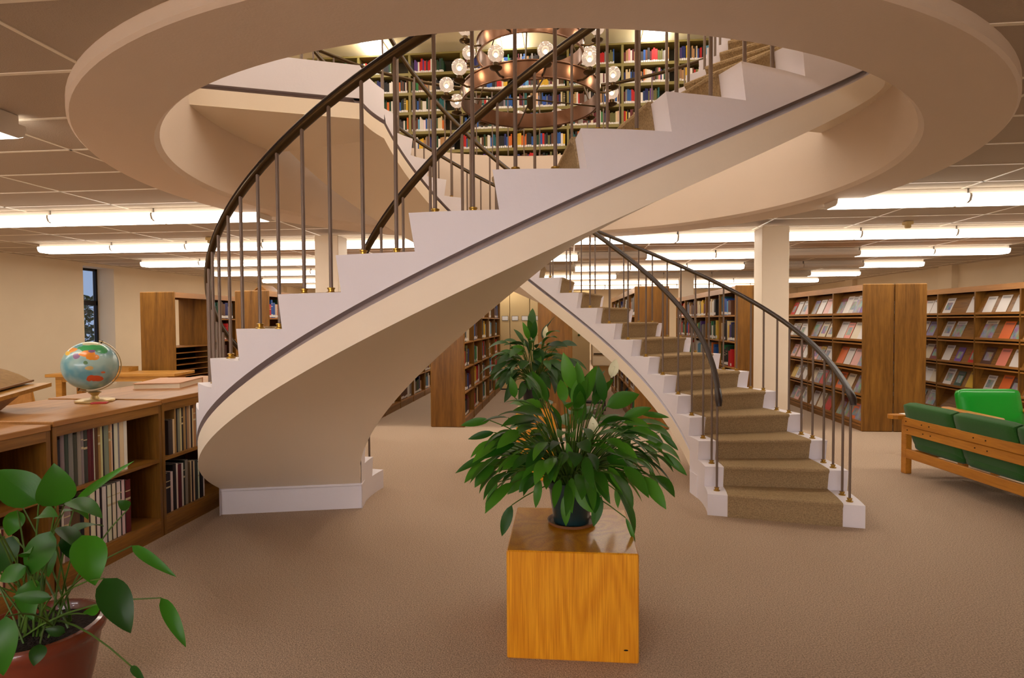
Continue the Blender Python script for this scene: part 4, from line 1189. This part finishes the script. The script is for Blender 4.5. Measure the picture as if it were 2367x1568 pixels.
# flat atlas
at_ = empty('atlas', (-3.62, 5.02, 1.036), rad(14), label='large pale closed atlas lying flat on the low bookcase', cat='book')
m_atl = mat('atlas_cover', (206, 156, 120), 0.6)
MB().box(-0.19, -0.27, 0, 0.19, 0.27, 0.005).build('back_cover', m_atl, at_, local=True)
MB().box(-0.183, -0.263, 0.005, 0.183, 0.262, 0.047).build('page_block', m_page, at_, local=True)
MB().box(-0.19, -0.27, 0.047, 0.19, 0.27, 0.052).build('front_cover', m_atl, at_, local=True)
MB().box(-0.19, 0.262, 0.005, 0.19, 0.27, 0.047).build('spine', m_atl, at_, local=True)
# dictionary on its stand
ds = empty('dictionary_stand', (-3.84, 3.42, 1.028), rad(8), label='wooden dictionary stand holding an open book at left edge', cat='book stand')
MB().extrude([(-0.16, -0.13, 0), (0.08, -0.13, 0), (0.22, -0.13, 0.11), (-0.26, -0.13, 0.11)], (0, 0.26, 0)).build('pedestal', m_stand, ds, local=True)
MB().add([(-0.36, -0.24, 0.10), (0.34, -0.24, 0.10), (0.34, 0.24, 0.15), (-0.36, 0.24, 0.15), (-0.36, -0.24, 0.125), (0.34, -0.24, 0.125), (0.34, 0.24, 0.175), (-0.36, 0.24, 0.175)],
         [(0, 3, 2, 1), (4, 5, 6, 7), (0, 1, 5, 4), (1, 2, 6, 5), (2, 3, 7, 6), (3, 0, 4, 7)]).build('sloped_board', m_stand, ds, local=True)
MB().box(-0.36, -0.262, 0.10, 0.34, -0.24, 0.145).build('ledge', m_stand, ds, local=True)
ob = empty('open_dictionary', (-3.90, 3.44, 1.173), rad(8), label='thick open dictionary resting on the wooden stand', cat='book')
pb = MB()
prof = [(-0.27, 0.0), (-0.26, 0.045), (-0.18, 0.085), (-0.08, 0.09), (-0.015, 0.06), (0.05, 0.088), (0.12, 0.07), (0.2, 0.04), (0.25, 0.012), (0.27, 0.0)]
pb.extrude([(x, -0.19, z + 0.012) for x, z in prof], (0, 0.38, 0.04)); pb.build('page_block', mat('aged_pages', (150, 118, 78), 0.85, var=(40, (1, 1, 1), 0.1)), ob, smooth=50, local=True)
MB().add([(-0.29, -0.2, 0), (0.29, -0.2, 0), (0.29, 0.2, 0.042), (-0.29, 0.2, 0.042), (-0.29, -0.2, 0.011), (0.29, -0.2, 0.011), (0.29, 0.2, 0.053), (-0.29, 0.2, 0.053)],
         [(0, 3, 2, 1), (4, 5, 6, 7), (0, 1, 5, 4), (1, 2, 6, 5), (2, 3, 7, 6), (3, 0, 4, 7)]).build('cover', mat('dictionary_cover', (128, 92, 54), 0.6), ob, local=True)

# ---------------------------------------------------------------- reading table and chairs at the left
tb = empty('reading_table', (-6.62, 8.14, 0), rad(7), label='long oak reading table behind the globe', cat='table')
MB().cbox(-0.92, -0.29, 0.835, 0.92, 0.29, 0.88, 0.006).build('table_top', m_table, tb, local=True)
for x in (-0.75, 0.55):
    for y in (-0.21, 0.21):
        MB().cbox(x - 0.045, y - 0.045, 0, x + 0.045, y + 0.045, 0.80, 0.005).build('leg', m_table, tb, local=True)
for y in (-0.23, 0.23):
    MB().box(-0.8, y - 0.015, 0.765, 0.8, y + 0.015, 0.835).build('apron', m_table, tb, local=True)
def chair(name, loc, rz, label):
    e = empty(name, loc, rz, label=label, cat='chair', group='oak reading chairs')
    MB().cbox(-0.22, -0.22, 0.42, 0.22, 0.22, 0.46, 0.012).build('seat', m_table, e, local=True)
    for x in (-0.19, 0.19):
        MB().tube([(x, -0.19, 0), (x, -0.18, 0.42)], [0.016, 0.02], 8).build('leg', m_table, e, local=True)
        MB().tube([(x, 0.23, 0), (x, 0.19, 0.42), (x, 0.26, 0.84)], [0.016, 0.021, 0.016], 8).build('leg', m_table, e, local=True)
    b = MB(); n = 8
    for i in range(n):
        x0, x1 = -0.21 + 0.42 * i / n, -0.21 + 0.42 * (i + 1) / n
        f = lambda x: 0.265 - 0.9 * (x * x) * 0.6 + 0.02
        b.add([(x0, f(x0), 0.62), (x1, f(x1), 0.62), (x1, f(x1), 0.9), (x0, f(x0), 0.9), (x0, f(x0) + 0.02, 0.62), (x1, f(x1) + 0.02, 0.62), (x1, f(x1) + 0.02, 0.9), (x0, f(x0) + 0.02, 0.9)],
              [(0, 1, 2, 3), (4, 7, 6, 5), (3, 2, 6, 7), (0, 4, 5, 1)] + ([(0, 3, 7, 4)] if i == 0 else []) + ([(1, 5, 6, 2)] if i == n - 1 else []))
    b.build('backrest', m_oakedge, e, smooth=40, local=True)
    return e
chair('reading_chair', (-5.42, 8.28, 0), rad(-90 + 15), 'curved-back oak chair at the right end of the reading table')
chair('reading_chair', (-6.63, 6.75, 0), rad(176), 'curved-back oak chair at the left front of the reading table')
# box of books on the table, low cubby by the wall
bx = empty('wooden_tray', (-6.75, 8.3, 0.88), rad(7), label='shallow oak tray on the reading table', cat='tray')
for a in ((-0.17, -0.12, 0.001, 0.17, -0.105, 0.07), (-0.17, 0.105, 0.001, 0.17, 0.12, 0.07), (-0.17, -0.105, 0.001, -0.155, 0.105, 0.07), (0.155, -0.105, 0.001, 0.17, 0.105, 0.07)):
    MB().box(*a).build('side', m_stand, bx, local=True)
MB().box(-0.155, -0.105, 0.001, 0.155, 0.105, 0.01).build('bottom', m_stand, bx, local=True)
cb = empty('cubby_shelf', (-8.6, 12.2, 0), label='low oak cubby shelf by the left wall beneath the table line', cat='shelf')
MB().box(-9.4, 12.2, 0.70, -7.4, 12.6, 0.73).build('top', m_stand, cb)
MB().box(-9.4, 12.2, 0.38, -7.4, 12.6, 0.41).build('bottom', m_stand, cb)
MB().box(-9.4, 12.58, 0.0, -7.4, 12.6, 0.7).build('back', m_black, cb)
for q in range(6): MB().box(-9.4 + 0.394 * q, 12.2, 0, -9.37 + 0.394 * q, 12.58, 0.70).build('divider', m_stand, cb)

# ---------------------------------------------------------------- oak cube and pedestals
def m_cubewood():
    m = bpy.data.materials.new('orange_oak_veneer'); m.use_nodes = True
    k = NT(m); p = m.node_tree.nodes['Principled BSDF']
    p.inputs['Roughness'].default_value = 0.3; p.inputs['Coat Weight'].default_value = 0.45; p.inputs['Coat Roughness'].default_value = 0.18
    tc = k.n('TexCoord'); mp = k.n('Mapping'); mp.inputs['Scale'].default_value = (1, 1, 0.16); k.l(tc.outputs['Object'], mp.inputs[0])
    nz = k.n('TexNoise'); nz.inputs['Scale'].default_value = 4.5; nz.inputs['Detail'].default_value = 0.6; k.l(mp.outputs[0], nz.inputs['Vector'])
    wv = k.n('Math', operation='MULTIPLY'); wv.inputs[1].default_value = 60; k.l(nz.outputs['Fac'], wv.inputs[0])
    sn = k.n('Math', operation='SINE'); k.l(wv.outputs[0], sn.inputs[0])
    mp2 = k.n('Mapping'); mp2.inputs['Scale'].default_value = (190, 190, 5); k.l(tc.outputs['Object'], mp2.inputs[0])
    n2 = k.n('TexNoise'); n2.inputs['Scale'].default_value = 1; n2.inputs['Detail'].default_value = 4; k.l(mp2.outputs[0], n2.inputs['Vector'])
    a = k.n('Math', operation='MULTIPLY_ADD'); a.inputs[1].default_value = 0.09; k.l(sn.outputs[0], a.inputs[0]); k.l(n2.outputs['Fac'], a.inputs[2])
    r = k.n('ValToRGB'); r.color_ramp.elements[0].position = 0.28; r.color_ramp.elements[1].position = 0.72
    r.color_ramp.elements[0].color = (*lin((206, 128, 12)), 1); r.color_ramp.elements[1].color = (*lin((238, 166, 34)), 1)
    k.l(a.outputs[0], r.inputs[0]); k.l(r.outputs[0], p.inputs['Base Color'])
    return m
m_cube = m_cubewood()
cu = MB(); cu.cbox(-0.31, -0.325, 0, 0.31, 0.325, 0.522, 0.006)
cube = cu.build('display_cube', m_cube); cube.location = (0.012, 3.065, 0); cube.rotation_euler = (0, 0, rad(0.3))
tag(cube, 'orange oak veneer display cube under the front lily', 'plinth')
kn = MB(); kn.lathe([(0.0001, 0), (0.008, 0.0004), (0.0001, 0.0008)], n=8)
k_o = kn.build('knot', m_soil, cube, local=True); k_o.matrix_local = Matrix.Translation((0.25, -0.3255, 0.065)) @ Matrix.Rotation(PI / 2, 4, 'X') @ Matrix.Diagonal((1.4, 0.5, 1, 1))
pe = MB(); pe.cbox(-0.2, -0.2, 0, 0.2, 0.2, 0.73, 0.006)
ped = pe.build('pedestal', m_cube); ped.location = (-0.33, 6.06, 0); tag(ped, 'tall oak pedestal under the rear lily, mostly hidden', 'plinth')

# ---------------------------------------------------------------- plants
def blade_mesh(p0, p1, width, sag, n=7, face=None, cup=0.26, shape=0.85):
    """leaf blade from p0 to p1 (points), arched by sag, folded along the midrib"""
    p0, p1 = Vector(p0), Vector(p1); d = p1 - p0; L = d.length
    up = Vector((0, 0, 1)) if face is None else Vector(face)
    s = d.cross(up)
    if s.length < 1e-4: s = d.cross(Vector((1, 0.3, 0)))
    s.normalize(); nn = s.cross(d).normalized()
    vs = []; fs = []
    for i in range(n + 1):
        t = i / n
        c = p0 + d * t + nn * (sag * L * 4 * t * (1 - t))
        wv = width * 0.5 * (math.sin(PI * t ** shape) ** 0.8 if 0 < t < 1 else 0.02)
        vs += [c - s * wv + nn * (wv * cup), c, c + s * wv + nn * (wv * cup)]
    for i in range(n):
        for q in (0, 1):
            fs.append((i * 3 + q, i * 3 + q + 1, (i + 1) * 3 + q + 1, (i + 1) * 3 + q))
    return vs, fs
def leaf(parent, off, root, p0, p1, width, sag=0.06, mtl=None, face=None, bow=0.25, n=7, shape=0.85, sr=0.0035):
    mtl = mtl or m_leaf
    b = MB(); vs, fs = blade_mesh(p0, p1, width, sag, n, face, shape=shape); b.add(vs, fs)
    me = bpy.data.meshes.new('leaf'); me.from_pydata([tuple(Vector(v) - off) for v in b.v], [], b.f); me.materials.append(mtl); me.shade_smooth(); me.update()
    o = bpy.data.objects.new('leaf', me); link(o); o.parent = parent
    r_, p = Vector(root), Vector(p0)
    ctrl = r_.lerp(p, 0.5) + Vector((0, 0, bow * (p - r_).length)) * 0.6 + (r_ - p) * Vector((1, 1, 0)) * 0.12
    pts = []
    for i in range(6):
        t = i / 5; pts.append((r_ * (1 - t) ** 2 + ctrl * 2 * t * (1 - t) + p * t * t) - off)
    sb = MB(); sb.tube(pts, [sr * (1.3 - 0.5 * i / 5) for i in range(6)], 5, caps=False)
    so = bpy.data.objects.new('leaf_stalk', sb.mesh('leaf_stalk', m_stem, smooth=60)); link(so); so.parent = o
    return o
def spathe(parent, off, root, p0, p1):
    b = MB(); vs, fs = blade_mesh(p0, p1, 0.055, 0.1, 7, Vector((0, -1, 0.3)), cup=0.5); b.add(vs, fs)
    me = bpy.data.meshes.new('flower_spathe'); me.from_pydata([tuple(Vector(v) - off) for v in b.v], [], b.f); me.materials.append(m_spathe); me.shade_smooth(); me.update()
    o = bpy.data.objects.new('flower_spathe', me); link(o); o.parent = parent
    q0, q1 = Vector(p0), Vector(p0).lerp(Vector(p1), 0.6) + Vector((0, -0.012, 0))
    for nm, a, c, r in (('flower_stalk', Vector(root), q0, 0.003), ('spadix', q0, q1, 0.006)):
        sb = MB(); sb.tube([a - off, a.lerp(c, 0.5) - off, c - off], r, 6)
        so = bpy.data.objects.new(nm, sb.mesh(nm, m_stem if nm == 'flower_stalk' else m_spathe, smooth=60)); link(so); so.parent = o
def lily(parent, base, hgt, rr, count, seed, mtl, ll=(0.13, 0.2), lw=(0.035, 0.055), lift=1.0, rootr=0.07):
    q = random.Random(seed); off = Vector(parent.location)
    for i in range(count):
        az = q.uniform(0, 2 * PI); u = (i + 0.5) / count
        el = rad(82 - 76 * u ** 0.62 + q.uniform(-11, 11))        # upright centre, spreading rim
        reach = (0.4 + 0.6 * q.random() ** 0.8)
        d = Vector((math.cos(az) * math.cos(el), math.sin(az) * math.cos(el), math.sin(el)))
        root = Vector(base) + Vector((math.cos(az), math.sin(az), 0)) * q.uniform(0, rootr)
        p0 = Vector(base) + Vector((d.x * rr * reach, d.y * rr * reach, d.z * hgt * reach * lift + 0.05))
        L = q.uniform(*ll)
        dr = d.copy(); dr.z = math.sin(el) * 0.75 - (0.12 if el > rad(66) else 0.5) - 0.8 * (1 - math.sin(max(0, el))) * q.uniform(0.3, 1.2)
        dr.normalize()
        roll = Vector((q.uniform(-.6, .6), q.uniform(-.8, .4), 1))
        if dr.z > 0.75: roll = Vector((-math.cos(az), -math.sin(az), 0.3)) + Vector((q.uniform(-.5, .5), q.uniform(-.9, .1), 0))
        leaf(parent, off, root, p0, p0 + dr * L, q.uniform(*lw), sag=q.uniform(0.04, 0.14), mtl=mtl, face=roll, bow=0.12 + 0.25 * (1 - math.sin(max(0, el))))
def flowerpot(parent, x, y, z, r0, r1, hh, mtl, soil=True, rim=0.012):
    MB().lathe([(r0, 0), (r1 * 0.96, hh * 0.84), (r1 + rim * 0.3, hh * 0.84), (r1 + rim * 0.5, hh), (r1 - 0.006, hh), (r1 - 0.012, hh - 0.03), (r1 * 0.8, hh * 0.6), (0.0001, hh * 0.6)], (x, y, z), 28).build('flower_pot', mtl, parent, smooth=35)
    if soil: MB().lathe([(r1 - 0.013, hh - 0.028), (r1 * 0.5, hh - 0.018), (0.0001, hh - 0.015)], (x, y, z), 18, close=False).build('soil', m_soil, parent, smooth=60)
# front lily
fx, fy = 0.012, 3.14
p1_ = empty('peace_lily', (fx, fy, 0.522), label='bushy peace lily in a teal pot on the oak cube', cat='potted plant')
MB().lathe([(0.095, 0), (0.125, 0.008), (0.128, 0.022), (0.12, 0.022), (0.112, 0.012), (0.0001, 0.01)], (fx, fy, 0.522), 30).build('saucer', m_saucer, p1_, smooth=40)
flowerpot(p1_, fx, fy, 0.534, 0.094, 0.125, 0.225, m_potgreen)
lily(p1_, (fx, fy, 0.735), 0.44, 0.48, 230, 21, m_leaf, ll=(0.13, 0.21), lw=(0.045, 0.074))
FRONT = [([-0.022, 2.941, 0.736], [-0.016, 2.922, 0.581], 0.052), ([0.033, 2.987, 0.771], [0.119, 2.975, 0.634], 0.074), ([0.166, 3.03, 0.703], [0.125, 3.006, 0.553], 0.057), ([-0.293, 2.986, 0.661], [-0.343, 2.961, 0.506], 0.057), ([0.285, 2.991, 0.609], [0.331, 2.975, 0.481], 0.026), ([0.254, 3.089, 0.756], [0.253, 3.068, 0.632], 0.034), ([-0.151, 2.999, 0.802], [-0.17, 2.977, 0.651], 0.044), ([0.018, 3.216, 1.235], [-0.029, 3.192, 1.437], 0.08), ([0.068, 3.272, 1.217], [0.049, 3.25, 1.384], 0.067), ([0.188, 3.132, 1.177], [0.155, 3.109, 1.371], 0.059), ([0.5, 3.213, 0.899], [0.631, 3.205, 0.774], 0.046), ([0.511, 3.364, 0.975], [0.612, 3.354, 0.876], 0.034), ([0.385, 3.252, 1.1], [0.544, 3.247, 1.079], 0.033), ([0.199, 3.134, 1.154], [0.37, 3.13, 1.22], 0.091), ([0.277, 3.041, 1.11], [0.42, 3.034, 1.163], 0.053), ([-0.423, 3.074, 0.899], [-0.598, 3.037, 0.806], 0.041), ([-0.431, 3.173, 1.067], [-0.585, 3.138, 1.042], 0.047), ([-0.395, 3.076, 1.019], [-0.529, 3.043, 0.987], 0.041), ([-0.302, 3.286, 1.176], [-0.324, 3.264, 1.3], 0.049), ([-0.157, 3.3, 1.175], [-0.204, 3.276, 1.227], 0.073), ([-0.366, 2.979, 0.78], [-0.426, 2.953, 0.63], 0.04), ([0.437, 3.257, 0.804], [0.493, 3.242, 0.666], 0.028), ([0.055, 3.019, 0.812], [0.176, 3.011, 0.716], 0.075), ([0.022, 3.016, 0.845], [-0.011, 2.993, 0.995], 0.044)]
off = Vector(p1_.location)
for a, b_, wd in FRONT:
    leaf(p1_, off, (fx + rnd.uniform(-.06, .06), fy + rnd.uniform(-.06, .04), 0.735), a, b_, wd, sag=0.06, mtl=m_leaf, face=Vector((rnd.uniform(-.3, .3), -1, 0.45)), bow=0.3)
spathe(p1_, off, (fx + 0.03, fy, 0.74), (0.232, 3.237, 1.298), (0.258, 3.24, 1.40))
spathe(p1_, off, (fx + 0.05, fy, 0.74), (0.131, 3.10, 1.016), (0.122, 3.09, 1.108))
# rear lily
gx_, gy_ = -0.36, 6.06
p2_ = empty('peace_lily', (gx_, gy_, 0.73), label='darker peace lily in a black pot behind, under the stairs', cat='potted plant')
flowerpot(p2_, gx_, gy_, 0.73, 0.10, 0.125, 0.25, m_potblack)
lily(p2_, (gx_, gy_, 0.95), 0.50, 0.40, 110, 9, m_leafdk, ll=(0.18, 0.26), lw=(0.07, 0.10), lift=1.05)
off = Vector(p2_.location)
for a, b_, wd in (((-0.40, 5.95, 1.42), (-0.46, 5.9, 1.60), 0.06), ((-0.36, 5.95, 1.42), (-0.33, 5.9, 1.62), 0.07), ((-0.30, 5.9, 1.34), (-0.30, 5.84, 1.16), 0.12), ((-0.45, 5.9, 1.28), (-0.56, 5.82, 1.36), 0.1)):
    leaf(p2_, off, (gx_, gy_, 0.96), a, b_, wd, sag=0.08, mtl=m_leaf, face=(0.1, -1, 0.4), bow=0.1)
spathe(p2_, off, (gx_ + 0.05, gy_, 0.96), (-0.24, 5.95, 1.43), (-0.22, 5.95, 1.56))
# near plant in terracotta
tx, ty = -2.17, 2.16
p3_ = empty('broad_leaf_plant', (tx, ty, 0), label='broad-leaved plant in a terracotta pot, lower left corner', cat='potted plant')
MB().lathe([(0.16, 0), (0.165, 0.02), (0.20, 0.16), (0.225, 0.30), (0.228, 0.325), (0.243, 0.335), (0.247, 0.36), (0.238, 0.378), (0.222, 0.38), (0.214, 0.365), (0.205, 0.33), (0.0001, 0.32)], (tx, ty, 0), 36).build('flower_pot', m_terra, p3_, smooth=50)
MB().lathe([(0.21, 0.345), (0.12, 0.36), (0.0001, 0.365)], (tx, ty, 0), 20, close=False).build('soil', m_soil, p3_, smooth=60)
NEAR = [([-2.006, 2.105, 0.892], [-1.984, 2.078, 1.068], 0.128), ([-2.075, 2.10, 0.905], [-2.215, 2.06, 1.04], 0.135), ([-1.834, 2.034, 0.807], [-1.766, 2.01, 0.628], 0.117), ([-1.677, 1.948, 0.685], [-1.563, 1.929, 0.5], 0.102), ([-1.995, 2.068, 0.806], [-2.056, 2.032, 0.644], 0.096), ([-2.197, 2.25, 0.704], [-2.162, 2.223, 0.551], 0.072), ([-2.106, 2.309, 0.844], [-1.831, 2.305, 1.026], 0.033), ([-1.881, 2.33, 0.815], [-1.905, 2.298, 0.856], 0.044), ([-1.722, 2.145, 0.728], [-1.53, 2.133, 0.615], 0.041), ([-1.543, 2.062, 0.565], [-1.433, 2.042, 0.391], 0.049), ([-1.587, 1.957, 0.362], [-1.515, 1.934, 0.32], 0.025), ([-1.914, 1.976, 0.592], [-2.026, 1.935, 0.611], 0.047), ([-1.888, 1.777, 0.624], [-1.874, 1.748, 0.439], 0.083), ([-1.91, 2.026, 0.435], [-1.958, 1.992, 0.463], 0.039), ([-1.824, 1.834, 0.5], [-1.819, 1.804, 0.441], 0.05), ([-2.049, 2.013, 0.689], [-2.12, 1.976, 0.645], 0.065), ([-2.38, 2.282, 0.696], [-2.43, 2.247, 0.54], 0.092), ([-2.358, 2.284, 0.808], [-2.37, 2.253, 0.707], 0.074), ([-1.909, 2.127, 0.454], [-1.824, 2.105, 0.521], 0.044), ([-2.274, 2.293, 0.526], [-2.306, 2.259, 0.408], 0.074)]
off = Vector(p3_.location)
for a, b_, wd in NEAR:
    leaf(p3_, off, (tx + 0.06 + rnd.uniform(-.08, .08), ty + rnd.uniform(-.08, .08), 0.36), a, b_, wd, sag=0.09, mtl=m_leafnear, face=Vector((0.75 + rnd.uniform(-.3, .3), -0.75, 0.35)), bow=0.2, n=10, shape=0.7, sr=0.0035)
q = random.Random(3)
for i in range(20):
    az = q.uniform(0, 2 * PI); r0 = q.uniform(0.1, 0.3); z0 = q.uniform(0.5, 0.95)
    a = Vector((tx - 0.08 + r0 * math.cos(az), ty + 0.05 + r0 * math.sin(az), z0)); dv = Vector((math.cos(az), math.sin(az), q.uniform(-1.1, 0.4))).normalized() * q.uniform(0.13, 0.2)
    leaf(p3_, off, (tx + q.uniform(-.1, .1), ty + q.uniform(-.1, .1), 0.36), a, a + dv, q.uniform(0.05, 0.09), sag=0.1, mtl=m_leafnear, face=Vector((q.uniform(-.2, .6), q.uniform(-.8, 0), 1)), bow=0.15, n=9, shape=0.72, sr=0.003)

# ---------------------------------------------------------------- sofa and easy chair
def pillow(x0, y0, z0, x1, y1, z1, r=0.04, n=3):
    """soft box: rounded edges via superellipse grid"""
    b = MB(); N = 8
    cx, cy, cz = (x0 + x1) / 2, (y0 + y1) / 2, (z0 + z1) / 2; hx, hy, hz = (x1 - x0) / 2, (y1 - y0) / 2, (z1 - z0) / 2
    idx = {}; vs = []; fs = []
    def key(i, j, q):
        if (i, j, q) in idx: return idx[(i, j, q)]
        p = Vector((2 * i / N - 1, 2 * j / N - 1, 2 * q / N - 1))
        out = []
        for c, h_ in zip(p, (hx, hy, hz)): out.append(c * h_)
        v = Vector(out)
        inner = Vector((max(-hx + r, min(hx - r, v.x)), max(-hy + r, min(hy - r, v.y)), max(-hz + r, min(hz - r, v.z))))
        dlt = v - inner
        if dlt.length > 1e-6: v = inner + dlt.normalized() * r
        idx[(i, j, q)] = len(vs); vs.append((cx + v.x, cy + v.y, cz + v.z)); return idx[(i, j, q)]
    for i in range(N):
        for j in range(N):
            for s in (0, N):
                fs.append((key(i, j, s), key(i + 1, j, s), key(i + 1, j + 1, s), key(i, j + 1, s)))
                fs.append((key(i, s, j), key(i + 1, s, j), key(i + 1, s, j + 1), key(i, s, j + 1)))
                fs.append((key(s, i, j), key(s, i + 1, j), key(s, i + 1, j + 1), key(s, i, j + 1)))
    b.add(vs, fs); return b
so = empty('sofa', (3.47, 6.45, 0), rad(7), label='green cushioned sofa with oak frame seen from behind', cat='sofa')
SL = 2.15; SW = 0.66
for y in (0.0, -SL):
    for x in (0.035, 0.64):
        MB().cbox(x - 0.035, y - 0.035, 0, x + 0.035, y + 0.035, 0.575, 0.006).build('leg', m_sofawood, so, local=True)
    a = MB(); ar = [(-0.10, -0.06), (-0.145, -0.045), (-0.165, 0.0), (-0.145, 0.045), (-0.10, 0.06), (0.70, 0.055), (0.73, 0.0), (0.70, -0.055)]
    a.prism([(px, y + py) for px, py in ar], 0.575, 0.615); a.build('armrest', m_sofawood, so, local=True)
for z0, z1, x in ((0.515, 0.60, -0.03), (0.425, 0.51, -0.015)):
    MB().cbox(x - 0.015, -SL + 0.036, z0, x + 0.015, -0.036, z1, 0.005).build('back_rail', m_sofawood, so, local=True)
for y in (-0.1, -0.32, -0.42, -0.95, -1.08, -1.75):
    for z in (0.47, 0.56):
        b = MB().lathe([(0.006, 0), (0.006, 0.004), (0.0001, 0.005)], n=8).build('bolt', m_soil, so, local=True); b.matrix_local = Matrix.Translation((-0.045 if z > .5 else -0.03, y, z)) @ Matrix.Rotation(-PI / 2, 4, 'Y')
MB().cbox(0.0, -SL + 0.036, 0.17, 0.03, -0.036, 0.265, 0.005).build('lower_rail', m_sofawood, so, local=True)
MB().cbox(0.62, -SL + 0.036, 0.17, 0.65, -0.036, 0.265, 0.005).build('front_rail', m_sofawood, so, local=True)
for y in (-0.04, -SL + 0.04):
    MB().cbox(0.036, y - 0.015, 0.17, 0.61, y + 0.015, 0.25, 0.004).build('side_rail', m_sofawood, so, local=True)
for q in range(3):
    y1 = -0.05 - SW * q - 0.02; y0 = y1 - SW + 0.012
    c = pillow(0.04, y0, 0.25, 0.66, y1, 0.40, 0.06).build('seat_cushion', m_fabric, so, smooth=60, local=True)
    b = pillow(-0.06, y0, -0.22, 0.06, y1, 0.24, 0.035).build('back_cushion', m_fabric, so, smooth=60, local=True)
    b.matrix_local = Matrix.Translation((0.045, 0, 0.52)) @ Matrix.Rotation(rad(-17), 4, 'Y')
mg_ = empty('magazine', (3.49, 6.46, 0.6155), rad(20), label='folded magazine lying on the sofa armrest', cat='magazine')
MB().box(-0.03, -0.04, 0, 0.17, 0.045, 0.004).build('cover', m_paper, mg_, local=True)
ec = empty('easy_chair', (4.70, 6.80, 0), rad(2), label='oak easy chair with shiny bright green vinyl cushion', cat='armchair')
for x in (-0.36, 0.36):
    for y in (-0.36, 0.36):
        MB().cbox(x - 0.03, y - 0.03, 0, x + 0.03, y + 0.03, 0.56, 0.005).build('leg', m_sofawood, ec, local=True)
    MB().cbox(x - 0.05, -0.42, 0.56, x + 0.05, 0.42, 0.595, 0.012).build('armrest', m_sofawood, ec, local=True)
    MB().cbox(x - 0.015, -0.33, 0.22, x + 0.015, 0.33, 0.30, 0.004).build('side_rail', m_sofawood, ec, local=True)
MB().cbox(-0.33, 0.34, 0.42, 0.33, 0.37, 0.52, 0.004).build('back_rail', m_sofawood, ec, local=True)
MB().cbox(-0.33, -0.36, 0.22, 0.33, -0.33, 0.30, 0.004).build('front_rail', m_sofawood, ec, local=True)
pillow(-0.31, -0.36, 0.30, 0.31, 0.26, 0.44, 0.06).build('seat_cushion', m_vinyl, ec, smooth=60, local=True)
b = pillow(-0.335, -0.07, -0.22, 0.335, 0.07, 0.22, 0.06).build('back_cushion', m_vinyl, ec, smooth=60, local=True)
b.matrix_local = Matrix.Translation((0.0, 0.24, 0.60)) @ Matrix.Rotation(rad(-14), 4, 'X')

# step stool in the aisle
sk = empty('step_stool', (0.42, 10.3, 0), rad(-8), label='small black step stool in the aisle beyond the lilies', cat='step stool')
for q, (z, y) in enumerate(((0.22, -0.14), (0.45, 0.08))):
    MB().cbox(-0.2, y - 0.1, z - 0.025, 0.2, y + 0.1, z, 0.005).build('step', m_black, sk, local=True)
for x in (-0.19, 0.19):
    MB().tube([(x, -0.26, 0), (x, 0.04, 0.43)], 0.012, 6).build('front_leg', m_black, sk, local=True)
    MB().tube([(x, 0.26, 0), (x, 0.1, 0.43)], 0.012, 6).build('rear_leg', m_black, sk, local=True)

finish_books()
